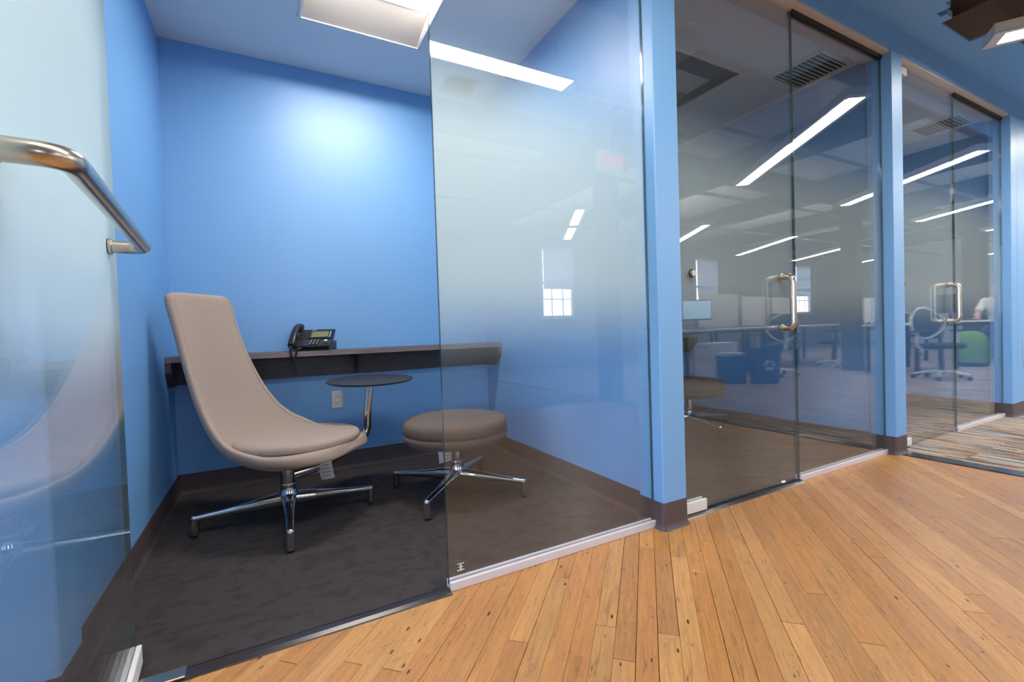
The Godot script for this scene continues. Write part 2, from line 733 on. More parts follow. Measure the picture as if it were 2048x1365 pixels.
func room_ceiling(i: int, a: float, b: float) -> void:
	# slab with the opening of the ceiling light
	var x0 := COLS[i][1] + 0.665 as float
	var x1 := x0 + 0.62
	var z0 := -1.19
	var z1 := -0.54
	var st := start()
	add_span(st, a - 0.05, b + 0.05, CEIL, CEIL + 0.05, BACK, z0)
	add_span(st, a - 0.05, b + 0.05, CEIL, CEIL + 0.05, z1, -0.1)
	add_span(st, a - 0.05, x0, CEIL, CEIL + 0.05, z0, z1)
	add_span(st, x1, b + 0.05, CEIL, CEIL + 0.05, z0, z1)
	struct("ceiling" if i == 0 else "ceiling_%03d" % i, st.commit(), M.ceiling_paint)


func cove_strip(path: Array, closed := false) -> ArrayMesh:
	# rubber cove base along a polyline in x/z; the outward side is to the left of the path
	var prof := [Vector2(0.0, 0.114), Vector2(0.003, 0.114), Vector2(0.0035, 0.03), Vector2(0.006, 0.014), Vector2(0.013, 0.003), Vector2(0.015, 0.0)]
	var st := start()
	var rows := []
	var n: int = path.size()
	for i in n:
		var p: Vector2 = path[i]
		var d0: Vector2 = (p - path[i - 1]).normalized() if i > 0 or closed else (path[i + 1] - p).normalized()
		var d1: Vector2 = (path[(i + 1) % n] - p).normalized() if i < n - 1 or closed else d0
		var n0 := Vector2(d0.y, -d0.x)
		var n1 := Vector2(d1.y, -d1.x)
		var m := (n0 + n1).normalized()
		m /= maxf(0.3, m.dot(n0))
		var line := PackedVector3Array()
		for q in prof:
			line.append(Vector3(p.x + m.x * q.x, q.y, p.y + m.y * q.x))
		rows.append(line)
	for i in rows.size() - 1:
		add_sheet(st, [rows[i], rows[i + 1]], false, true)
	return st.commit()


func build_baseboards() -> void:
	var rubber: Material = M.base_rubber
	var labels := ["baseboard_left", "baseboard_right", "baseboard_divider", "baseboard_far"]
	# round each divider: up its right side, across its end, down its left side
	for i in 4:
		var a: float = COLS[i][0]
		var b: float = COLS[i][1]
		var path := [Vector2(a + 0.028, BACK), Vector2(a + 0.028, -0.08), Vector2(a, -0.08), Vector2(a, 0.052), Vector2(a + 0.003, 0.058), Vector2(a + 0.009, 0.061), Vector2(b - 0.009, 0.061), Vector2(b - 0.003, 0.058), Vector2(b, 0.052), Vector2(b, -0.08), Vector2(b - 0.022, -0.08), Vector2(b - 0.022, BACK)]
		path.reverse()
		if i == 3:
			path = [Vector2(20.4, 0.061), Vector2(a + 0.009, 0.061), Vector2(a + 0.003, 0.058), Vector2(a, 0.052), Vector2(a, -0.08), Vector2(a + 0.028, -0.08), Vector2(a + 0.028, BACK)]
		struct(labels[i], cove_strip(path), rubber)
	for i in 3:
		struct("baseboard_back" if i == 0 else "baseboard_back_%03d" % i, cove_strip([Vector2(COLS[i + 1][0], BACK), Vector2(COLS[i][1] - 0.022, BACK)]), rubber)


# ------------------------------------------------------------------ floors
func build_wood_floor() -> void:
	var floor_ := struct("floor", span(-2.3, 3.5, -0.08, -0.012, 0.0, 2.86), M.subfloor)
	var region := PackedVector2Array([Vector2(-2.25, 0.009), Vector2(3.497, 0.009), Vector2(3.497, 2.86), Vector2(-2.25, 2.86)])
	var dir := Vector2(sin(deg_to_rad(44.57)), -cos(deg_to_rad(44.57)))
	var across := Vector2(dir.y, -dir.x) * -1.0
	var w := 0.0572
	var count := 0
	var r := RandomNumberGenerator.new()
	r.seed = 5
	for row in range(-110, 110):
		var start_at := -7.0 - r.randf() * 1.6
		var lane := r.randi_range(0, 7)
		while start_at < 6.0:
			var length := r.randf_range(0.85, 2.3)
			var o := across * (row * w)
			var gap := 0.0009 if r.randf() < 0.6 else 0.0018
			var p0 := o + dir * (start_at + 0.0007)
			var p1 := o + dir * (start_at + length - 0.0007)
			var e := across * (w - gap)
			var rect := PackedVector2Array([p0, p1, p1 + e, p0 + e])
			start_at += length
			lane = (lane + r.randi_range(1, 6)) % 8
			var cut := Geometry2D.intersect_polygons(rect, region)
			if cut.is_empty() or cut[0].size() < 3:
				r.randf()
				continue
			var poly: PackedVector2Array = cut[0]
			var mid := Vector2.ZERO
			for q in poly:
				mid += q / poly.size()
			var tone := r.randf_range(0.84, 1.08)
			var warm := r.randf_range(-0.03, 0.03)
			var u0 := r.randf()
			var uv := func(q: Vector3) -> Vector2:
				var d := Vector2(q.x, q.z) - p0
				return Vector2(u0 + d.dot(dir) / 2.2, (lane + 0.04 + 0.92 * clampf(d.dot(across) / w, 0.0, 1.0)) / 8.0)
			var local := PackedVector2Array()
			for q in poly:
				local.append(q - mid)
			var st := start()
			var uv_local := func(q: Vector3) -> Vector2: return uv.call(q + Vector3(mid.x, 0, mid.y))
			add_slab(st, local, -0.012, 0.0, 0.0009, Color(tone * (1.0 + warm), tone, tone * (1.0 - warm)), uv_local)
			part("plank", st.commit(), M.maple, floor_, Vector3(mid.x, r.randf_range(-0.0003, 0.0003), mid.y))
			count += 1
	print("planks ", count)


func build_carpets() -> void:
	# dark carpet in the first two rooms
	for i in 2:
		var mesh := span(COLS[i][1] - 0.03, COLS[i + 1][0] + 0.03, -0.06, 0.004, BACK, -0.005)
		struct("floor_carpet" if i == 0 else "floor_carpet_001", mesh, M.room_carpet)
	# striped carpet planks beyond the wood floor and in the third room
	var base := struct("floor_striped", span(3.59, 20.5, -0.08, -0.008, BACK, 8.0), M.subfloor)
	var r := RandomNumberGenerator.new()
	r.seed = 9
	var variants := []
	for k in 8:
		var st := start()
		var u0 := (k % 4) * 0.25
		var v0 := r.randf()
		var flip := k > 3
		add_slab(st, PackedVector2Array([Vector2(-0.125, -0.5), Vector2(0.125, -0.5), Vector2(0.125, 0.5), Vector2(-0.125, 0.5)]), -0.008, 0.0, 0.0012, Color.WHITE, func(q: Vector3) -> Vector2: return Vector2(u0 + 0.002 + (q.x + 0.125) * 0.984, v0 + q.z * (-1.0 if flip else 1.0)))
		variants.append(st.commit())
	var nx := 22
	for ix in nx:
		var x := 3.615 + 0.25 * ix + 0.125
		var shift := r.randf()
		var z := BACK + 0.5 - shift * 0.0
		var k := 0
		while z + 0.5 < 3.5:
			if not (x > 5.5 and z < -0.3):
				part("carpet_plank", variants[r.randi_range(0, 7)], M.stripe_carpet, base, Vector3(x, 0, z + (shift - 0.5) * 0.0))
			z += 1.0
			k += 1
	part("carpet_field", span(3.615, 20.5, -0.008, -0.001, 3.31, 8.0), M.stripe_carpet_far, base)
	part("carpet_field", span(3.615 + 0.25 * nx, 20.5, -0.008, -0.001, 0.0, 3.31), M.stripe_carpet_far, base)
	var side := struct("floor_office", span(-5.0, 3.5, -0.08, -0.001, 2.9, 8.0), M.stripe_carpet_far)
	side.set_meta("kind", "structure")
	# dark edge strips where wood meets carpet
	var s1 := start()
	add_slab(s1, PackedVector2Array([Vector2(3.5, 0.075), Vector2(3.612, 0.075), Vector2(3.612, 8.0), Vector2(3.5, 8.0)]), -0.01, 0.004, 0.003)
	struct("trim_4", s1.commit(), M.vinyl_strip)
	var s2 := start()
	add_slab(s2, PackedVector2Array([Vector2(-5.0, 2.85), Vector2(3.5, 2.85), Vector2(3.5, 2.91), Vector2(-5.0, 2.91)]), -0.01, 0.004, 0.003)
	struct("trim_5", s2.commit(), M.vinyl_strip)
	# thresholds under the doors
	for i in 3:
		var a: float = COLS[i][1]
		var st := start()
		if i < 2:
			var prof := PackedVector2Array([Vector2(-0.012, 0.0), Vector2(-0.010, 0.0065), Vector2(0.0, 0.0085), Vector2(0.020, 0.0075), Vector2(0.034, 0.003), Vector2(0.038, 0.0)])
			add_extrude(st, prof, JOINTS[i] - a, Transform3D(Basis(Vector3(0, 0, 1), Vector3(0, 1, 0), Vector3(-1, 0, 0)), Vector3((a + JOINTS[i]) / 2, 0, 0)))
			struct("trim_%d" % (6 + i), st.commit(), M.vinyl_strip)


# ------------------------------------------------------------------ glass doors and fixed panes
func pane_with_film(parent: Node3D, x0: float, x1: float, y0: float, y1: float) -> void:
	var st := start()
	add_span(st, x0 + 0.0005, x1 - 0.0005, y0, y1, -0.006, 0.006)
	var pane := part("pane", st.commit(), M.glass, parent)
	var e := start()
	for x in [x0 + 0.0004, x1 - 0.0004]:
		add_box(e, Vector3(x, (y0 + y1) / 2, 0), Vector3(0.0008, y1 - y0, 0.0118))
	part("polished_edge", e.commit(), M.glass_edge, pane)
	var f := start()
	var q := [[x0 + 0.002, y0], [x1 - 0.002, y1], [x1 - 0.002, y0], [x0 + 0.002, y0], [x0 + 0.002, y1], [x1 - 0.002, y1]]
	for p in q:
		f.set_normal(Vector3(0, 0, 1))
		f.set_uv(Vector2(0.5, 1.0 - p[1] / HEAD))
		f.add_vertex(Vector3(p[0], p[1], -0.0068))
	part("frosted_film", f.commit(), M.frosted_film, pane).set_meta("label", "frosted film fading out above and below")


func patch_fitting(parent: Node3D, x0: float, x1: float, y0: float, y1: float) -> void:
	var st := start()
	for z in [-0.0125, 0.0125]:
		add_box(st, Vector3((x0 + x1) / 2, (y0 + y1) / 2, z), Vector3(x1 - x0, y1 - y0, 0.012), 0.0015)
	part("patch_fitting", st.commit(), M.white_metal, parent)


func glass_door(n: int, pivot: Vector3, angle: float, reach: float) -> void:
	var d := struct_node("door_%d" % n, pivot, angle)
	pane_with_film(d, -0.085, reach, 0.014, HEAD - 0.014)
	patch_fitting(d, -0.085, 0.075, 0.010, 0.060)
	patch_fitting(d, -0.085, 0.075, HEAD - 0.060, HEAD - 0.010)
	# upright pull outside, long push bar inside, bolted through the glass
	var hx := 0.69
	var lo := 0.83
	var hi := 1.095
	var pull := part("pull_handle", tube(fillet([Vector3(hx, lo, 0.008), Vector3(hx, lo, 0.07), Vector3(hx, hi, 0.07), Vector3(hx, hi, 0.008)], 0.040, 10), 0.0155, 18), M.brushed_steel, d)
	var bar := part("push_bar", tube(fillet([Vector3(0.02, hi, -0.008), Vector3(0.02, hi, -0.078), Vector3(hx, hi, -0.078), Vector3(hx, hi, -0.008)], 0.040, 10), 0.0155, 18), M.brushed_steel, d)
	var ring := lathe([Vector2(0.0155, 0.0), Vector2(0.0195, 0.0), null, Vector2(0.0195, 0.0), Vector2(0.0195, 0.006), null, Vector2(0.0195, 0.006), Vector2(0.0155, 0.007)], 20)
	var gasket := lathe([Vector2(0.019, 0.0), Vector2(0.019, 0.0022), null, Vector2(0.019, 0.0022), Vector2(0.004, 0.0022)], 20)
	for q in [[pull, hx, lo, 1], [pull, hx, hi, 1], [bar, 0.02, hi, -1], [bar, hx, hi, -1]]:
		var out: float = q[3]
		var tilt := Vector3(PI / 2 * out, 0, 0)
		part("gasket", gasket, M.black_rubber, q[0], Vector3(q[1], q[2], 0.0065 * out), tilt)
		part("collar", ring, M.brushed_steel, q[0], Vector3(q[1], q[2], 0.0088 * out), tilt)
	var cap := lathe([Vector2(0.015, 0.0), Vector2(0.015, 0.010), Vector2(0.0135, 0.013), null, Vector2(0.0135, 0.013), Vector2(0.0001, 0.013)], 20)
	var c := part("bolt_cap", cap, M.brushed_steel, bar, Vector3(0.02, hi, 0.0085), Vector3(PI / 2, 0, 0))
	part("gasket", gasket, M.black_rubber, bar, Vector3(0.02, hi, 0.0065), Vector3(PI / 2, 0, 0))
	c.set_meta("label", "round steel bolt cap")


func build_glass_front() -> void:
	glass_door(1, Vector3(-0.332, 0, 0.0), deg_to_rad(-86.1), 0.835)
	glass_door(2, Vector3(1.690, 0, 0.0), 0.0, JOINTS[1] - 0.004 - 1.690)
	glass_door(3, Vector3(3.712, 0, 0.0), 0.0, JOINTS[2] - 0.004 - 3.712)
	for i in 3:
		var x0: float = JOINTS[i]
		var x1: float = COLS[i + 1][0] - 0.002
		var w := struct_node("window_%d" % (i + 1))
		pane_with_film(w, x0, x1, 0.020, HEAD - 0.012)
		var st := start()
		add_span(st, x0, x1, 0.0, 0.030, 0.0066, 0.018, 0.0015)
		add_span(st, x0, x1, 0.0, 0.030, -0.018, -0.0072, 0.0015)
		part("base_channel", st.commit(), M.aluminium, w)
		var tp := start()
		add_span(tp, x0, x1, HEAD - 0.024, HEAD - 0.0005, 0.0066, 0.014)
		add_span(tp, x0, x1, HEAD - 0.024, HEAD - 0.0005, -0.014, -0.0072)
		part("top_channel", tp.commit(), M.black_rubber, w)
		if i == 0:
			# etched maker's stamp in the lower corner
			var g := start()
			for k in 3:
				add_box(g, Vector3(x0 + 0.043, 0.058 + k * 0.011, 0.0063), Vector3([0.026, 0.016, 0.024][k], 0.0035, 0.0003))
			add_box(g, Vector3(x0 + 0.043, 0.069, 0.0063), Vector3(0.006, 0.026, 0.0003))
			part("etched_stamp", g.commit(), M.white_plastic, w)
	# floor plate of the open door's closer
	solid("floor_plate", box(Vector3(0.10, 0.006, 0.045), 0.0015), M.brushed_steel, "small steel floor plate at the pivot of the open glass door", "floor plate", Vector3(-0.262, 0.0095, 0.014))


# ------------------------------------------------------------------ fittings of the rooms
func wall_shelf(i: int, label: String) -> void:
	var x0: float = COLS[i][1] - 0.02
	var x1: float = COLS[i + 1][0] + 0.026
	var t := thing("wall_shelf", label, "shelf", Vector3(0, 0, 0))
	var st := start()
	add_span(st, x0, x1, 0.752, 0.782, BACK + 0.0005, -1.449, 0.001)
	part("shelf_top", st.commit(), M.laminate, t)
	part("edge_band", span(x0, x1, 0.7525, 0.7815, -1.4489, -1.4474), M.laminate_edge, t)
	part("back_rail", span(x0, x1, 0.618, 0.752, BACK + 0.0005, BACK + 0.02), M.laminate, t)
	var shape := PackedVector2Array([Vector2(BACK + 0.02, 0.752), Vector2(-1.452, 0.752), Vector2(-1.452, 0.70), Vector2(-1.52, 0.620), Vector2(BACK + 0.02, 0.620)])
	var turn := Basis(Vector3(0, 0, 1), Vector3(0, 1, 0), Vector3(-1, 0, 0))
	for x in [x0 + 0.012, x1 - 0.012]:
		var b := start()
		add_extrude(b, shape, 0.024, Transform3D(turn, Vector3(x, 0, 0)))
		part("end_bracket", b.commit(), M.laminate, t)
	var m := start()
	var slim := PackedVector2Array([Vector2(BACK + 0.02, 0.752), Vector2(-1.50, 0.752), Vector2(-1.50, 0.735), Vector2(-1.655, 0.625), Vector2(BACK + 0.02, 0.625)])
	add_extrude(m, slim, 0.018, Transform3D(turn, Vector3((x0 + x1) / 2 + 0.01, 0, 0)))
	part("middle_bracket", m.commit(), M.laminate, t)


func ceiling_vent(x0: float, x1: float, z0: float, z1: float, slats: int, label: String) -> void:
	var t := thing("ceiling_vent", label, "vent", Vector3((x0 + x1) / 2, CEIL, (z0 + z1) / 2), 0.0, "louvred vents in the room ceilings")
	var w := x1 - x0
	var d := z1 - z0
	var f := start()
	var b := 0.032
	for s in [-1.0, 1.0]:
		add_box(f, Vector3(0, -0.004, s * (d / 2 - b / 2)), Vector3(w, 0.008, b), 0.002)
		add_box(f, Vector3(s * (w / 2 - b / 2), -0.004, 0), Vector3(b, 0.008, d - 2 * b), 0.002)
	part("frame", f.commit(), M.white_metal, t)
	part("dark_duct", box(Vector3(w - 2 * b, 0.002, d - 2 * b)), M.black_rubber, t, Vector3(0, -0.0012, 0))
	var blade := box(Vector3(w - 2 * b, 0.0016, (d - 2 * b) / slats * 0.62), 0.0004)
	for k in slats:
		part("slat", blade, M.white_metal, t, Vector3(0, -0.0055, -d / 2 + b + (k + 0.5) * (d - 2 * b) / slats), Vector3(0.42, 0, 0))


func ceiling_light(i: int, lit: bool, label: String) -> void:
	var x0: float = COLS[i][1] + 0.665
	var t := thing("ceiling_light", label, "ceiling light", Vector3(x0 + 0.31, CEIL, -0.865))
	var f := start()
	for s in [-1.0, 1.0]:
		add_box(f, Vector3(0, -0.003, s * 0.331), Vector3(0.668, 0.006, 0.016), 0.0015)
		add_box(f, Vector3(s * 0.318, -0.003, 0), Vector3(0.016, 0.006, 0.646), 0.0015)
	part("trim_frame", f.commit(), M.white_metal, t)
	# white reflectors slope up to the lens along both sides; plain ends
	var r := start()
	for s in [-1.0, 1.0]:
		quad(r, Vector3(-0.31, 0, s * 0.325), Vector3(0.31, 0, s * 0.325), Vector3(0.31, 0.060, s * 0.105), Vector3(-0.31, 0.060, s * 0.105), Vector3(0, -0.9, -s * 0.4).normalized())
		quad(r, Vector3(s * 0.307, 0, -0.325), Vector3(s * 0.307, 0, 0.325), Vector3(s * 0.307, 0.066, 0.325), Vector3(s * 0.307, 0.066, -0.325), Vector3(-s, 0, 0))
	add_box(r, Vector3(0, 0.082, 0), Vector3(0.64, 0.02, 0.67))
	part("reflector", r.commit(), M.lamp_reflector, t)
	part("lamp_lens", box(Vector3(0.612, 0.004, 0.212)), M.troffer_glow if lit else M.white_plastic, t, Vector3(0, 0.0635, 0))
	if lit:
		area(t, Vector3(0, 0.059, 0), Vector2(0.60, 0.205), Vector3(-PI / 2, 0, 0), 0.84, Color(1.0, 0.965, 0.92))


func area(parent: Node3D, at: Vector3, size: Vector2, rot: Vector3, energy: float, color: Color) -> void:
	var l := AreaLight3D.new()
	l.name = "area_light"
	l.area_size = size
	l.light_energy = energy
	l.light_color = color
	l.area_range = 30.0
	l.area_attenuation = 2.0
	l.shadow_enabled = true
	l.position = at
	l.rotation = rot
	parent.add_child(l, true)


func build_room_fittings() -> void:
	wall_shelf(0, "dark laminate wall shelf carrying the telephone in the lit room")
	wall_shelf(1, "dark laminate wall shelf in the unlit room behind the closed glass door")
	ceiling_light(0, true, "recessed ceiling light glowing above the beige lounge chair")
	ceiling_light(1, false, "recessed ceiling light switched off in the dark room beside the lit one")
	ceiling_light(2, false, "recessed ceiling light switched off in the room with striped carpet")
	var rooms := ["lit room with the telephone", "dark room beside the lit one", "room with striped carpet"]
	for i in 3:
		var c: float = COLS[i + 1][0]
		ceiling_vent(c - 0.38, c - 0.012, -0.51, -0.13, 11, "white louvred ceiling vent next to the glass front, " + rooms[i])
		ceiling_vent(c - 0.36, c - 0.08, -1.60, -1.32, 11, "white louvred ceiling vent next to the back wall, " + rooms[i])
	# flat round loudspeaker in the second room's ceiling
	var sp := thing("ceiling_speaker", "round white loudspeaker grille in the dark room's ceiling", "speaker", Vector3(2.17, CEIL, -0.43))
	part("rim", lathe([Vector2(0.09, -0.008), Vector2(0.104, -0.008), Vector2(0.110, -0.003), Vector2(0.110, 0.0)], 40), M.white_metal, sp)
	part("grille", lathe([Vector2(0.0001, -0.0055), Vector2(0.06, -0.0055), Vector2(0.0905, -0.007)], 40), M.white_plastic, sp)
	# outlet on the back wall
	var o := thing("wall_outlet", "steel double outlet plate on the blue back wall below the shelf", "outlet", Vector3(0.394, 0.457, BACK))
	part("plate", box(Vector3(0.072, 0.116, 0.006), 0.0025), M.plate_steel, o, Vector3(0, 0, 0.003))
	for s in [-1.0, 1.0]:
		var face := start()
		var poly := PackedVector2Array()
		for p in disc(0.0175, 28):
			poly.append(Vector2(p.x, clampf(p.y, -0.0145, 0.0145)))
		add_extrude(face, poly, 0.004, Transform3D(Basis.IDENTITY, Vector3(0, 0, 0.0075)))
		var r := part("receptacle", face.commit(), M.white_plastic, o, Vector3(0, s * 0.0195, 0))
		part("slot", box(Vector3(0.0022, 0.009, 0.0012)), M.black_rubber, r, Vector3(-0.0065, 0.003, 0.0097))
		part("slot", box(Vector3(0.0022, 0.007, 0.0012)), M.black_rubber, r, Vector3(0.0065, 0.003, 0.0097))
		part("ground_hole", extrude(disc(0.0026, 10), 0.0012), M.black_rubber, r, Vector3(0, -0.0075, 0.0097))
	part("screw", lathe([Vector2(0.004, 0.0), Vector2(0.0035, 0.001), Vector2(0.0001, 0.0014)], 12), M.chrome, o, Vector3(0, 0, 0.006), Vector3(PI / 2, 0, 0))
	# switch plate on the front wall past the last room
	var w := thing("light_switch", "white switch plate on the blue front wall past the last glass room", "switch", Vector3(5.80, 0.535, 0.06))
	part("plate", box(Vector3(0.12, 0.24, 0.012), 0.004), M.white_plastic, w, Vector3(0, 0, 0.006))
	part("rocker", box(Vector3(0.05, 0.10, 0.006), 0.002), M.white_plastic, w, Vector3(0, 0, 0.014))


# ------------------------------------------------------------------ lounge chair, ottomans, telephone
func star_base(t: Node3D, r: float, turn: float, post_top: float) -> void:
	var hub := part("post", lathe([Vector2(0.0001, 0.062), Vector2(0.030, 0.062), Vector2(0.038, 0.070), Vector2(0.044, 0.092), Vector2(0.043, 0.118), Vector2(0.036, 0.140), Vector2(0.033, 0.16), Vector2(0.033, post_top)], 32), M.chrome, t)
	part("collar", lathe([Vector2(0.0335, 0.165), Vector2(0.0352, 0.168), Vector2(0.0352, 0.174), Vector2(0.0335, 0.177)], 32), M.chrome, hub)
	var leg := start()
	var arm := fillet([Vector3(0.02, 0.100, 0), Vector3(r * 0.5, 0.092, 0), Vector3(r, 0.080, 0)], 0.1, 8)
	add_sweep(leg, arm, func(u: float): return Vector2(lerpf(0.030, 0.0165, pow(u, 0.7)), lerpf(0.034, 0.0135, pow(u, 0.6))), 18, 0.8)
	add_lathe(leg, [Vector2(0.0001, 0.008), Vector2(0.0155, 0.008), Vector2(0.0168, 0.012), Vector2(0.0168, 0.079), Vector2(0.0145, 0.089), Vector2(0.0085, 0.0935), Vector2(0.0001, 0.0945)], 20, Vector3(r, 0, 0))
	var mesh := leg.commit()
	var glide := lathe([Vector2(0.0001, 0.0), Vector2(0.0125, 0.0), Vector2(0.0135, 0.002), Vector2(0.0135, 0.009)], 16)
	for k in 4:
		var l := part("leg", mesh, M.chrome, t, Vector3.ZERO, Vector3(0, turn + PI / 2 * k, 0))
		part("glide", glide, M.black_plastic, l, Vector3(r, 0, 0))


func paper_tag(t: Node3D, at: Vector3, yaw: float, w: float, h: float) -> void:
	var holder := Node3D.new()
	holder.name = "care_tag"
	holder.position = at
	holder.rotation = Vector3(0, yaw, 0.12)
	t.add_child(holder, true)
	for k in 2:
		var st := start()
		var rows := []
		for i in 9:
			var line := PackedVector3Array()
			for j in 5:
				var x := (j / 4.0 - 0.5) * w
				var y := -i / 8.0 * h
				line.append(Vector3(x + k * 0.008, y + k * 0.004, 0.010 * sin(i * 0.5) * i / 8.0 + k * 0.006 + 0.004 * cos(x * 50.0)))
			rows.append(line)
		add_sheet(st, rows)
		var s := part("slip", st.commit(), M.paper, holder)
		if k == 1:
			for i in 5:
				var b := start()
				var y := -(i * 1.3 + 1.0) / 8.0 * h
				add_box(b, Vector3(0.008, y, 0.0175), Vector3(w * [0.7, 0.5, 0.72, 0.66, 0.4][i], 0.0022, 0.0004))
				part("print_line", b.commit(), M.ink, s)


func cushion_mesh(r: float, y0: float, y1: float, squash := 1.0) -> ArrayMesh:
	var h := y1 - y0
	var prof := [Vector2(0.0001, y0), Vector2(r * 0.90, y0), Vector2(r * 0.965, y0 + h * 0.06), Vector2(r * 0.99, y0 + h * 0.2), Vector2(r, y0 + h * 0.42), Vector2(r * 0.992, y0 + h * 0.62), Vector2(r * 0.965, y0 + h * 0.80), Vector2(r * 0.92, y0 + h * 0.91), Vector2(r * 0.84, y0 + h * 0.97), Vector2(r * 0.6, y1), Vector2(r * 0.3, y1 + 0.001), Vector2(0.0001, y1 + 0.001)]
	var st := start()
	add_lathe(st, prof, 64, Vector3.ZERO, Basis.from_scale(Vector3(1, 1, squash)))
	return st.commit()


func make_ottoman(label: String, at: Vector3, turn: float) -> Node3D:
	var t := thing("ottoman", label, "ottoman", at, turn, "round swivel ottomans")
	star_base(t, 0.368, 0.0, 0.285)
	var r := 0.277
	part("seat_pan", lathe([Vector2(0.0001, 0.262), Vector2(0.12, 0.263), Vector2(0.20, 0.270), Vector2(0.250, 0.285), Vector2(0.272, 0.303), Vector2(0.279, 0.318), Vector2(0.278, 0.330), Vector2(0.268, 0.337), Vector2(0.20, 0.337)], 64), M.taupe_cloth, t)
	part("cushion", cushion_mesh(r, 0.333, 0.412), M.taupe_cloth, t)
	return t


func shell_profile() -> Array:
	# rows from the seat's front edge to the top of the back: [forward, height, half width, cup, half thickness]
	var keys := [
		[0.343, 0.357, 0.012, 0.0, 0.004], [0.340, 0.356, 0.090, 0.001, 0.018], [0.322, 0.351, 0.165, 0.005, 0.026],
		[0.270, 0.335, 0.234, 0.020, 0.028], [0.180, 0.306, 0.272, 0.048, 0.026], [0.060, 0.278, 0.290, 0.088, 0.024],
		[-0.070, 0.288, 0.292, 0.110, 0.024], [-0.180, 0.335, 0.276, 0.118, 0.024], [-0.262, 0.425, 0.248, 0.100, 0.024],
		[-0.318, 0.545, 0.222, 0.072, 0.024], [-0.358, 0.680, 0.202, 0.046, 0.024], [-0.392, 0.820, 0.188, 0.026, 0.024],
		[-0.420, 0.950, 0.183, 0.014, 0.024], [-0.435, 1.030, 0.184, 0.008, 0.024], [-0.441, 1.062, 0.176, 0.006, 0.022],
		[-0.4435, 1.078, 0.150, 0.004, 0.016], [-0.4445, 1.084, 0.060, 0.002, 0.004]]
	return spline(keys, 6)


func chair_shell() -> ArrayMesh:
	var prof := shell_profile()
	var rows := []
	var total := prof.size()
	for i in total:
		var p: Array = prof[i]
		var q0: Array = prof[maxi(i - 1, 0)]
		var q1: Array = prof[mini(i + 1, total - 1)]
		var along := Vector3(q1[0] - q0[0], q1[1] - q0[1], 0).normalized()
		var nor := Vector3(along.y, -along.x, 0)       # towards the sitter
		var w: float = p[2]
		var cup: float = p[3]
		var r: float = minf(p[4], w * 0.9)
		var line := PackedVector3Array()
		var put := func(lat: float, off: float) -> void:
			var s := clampf(lat / maxf(w, 0.001), -1.0, 1.0)
			line.append(Vector3(p[0], p[1], 0) + nor * (off + cup * pow(absf(s), 2.2)) + Vector3(0, 0, lat))
		for k in 17:
			put.call((w - r) * (k / 8.0 - 1.0), r)
		for k in range(1, 8):
			var a := PI / 2 - PI * k / 8.0
			put.call(w - r + r * cos(a), r * sin(a))
		for k in 17:
			put.call((w - r) * (1.0 - k / 8.0), -r)
		for k in range(1, 8):
			var a := -PI / 2 - PI * k / 8.0
			put.call(-(w - r) + r * cos(a), r * sin(a))
		rows.append(line)
	# close both ends
	for e in [0, -1]:
		var edge: PackedVector3Array = rows[e]
		var mid := Vector3.ZERO
		for p in edge:
			mid += p / edge.size()
		var point := PackedVector3Array()
		point.resize(edge.size())
		point.fill(mid)
		if e == 0:
			rows.push_front(point)
		else:
			rows.append(point)
	var st := start()
	add_sheet(st, rows, true, true)
	return st.commit()


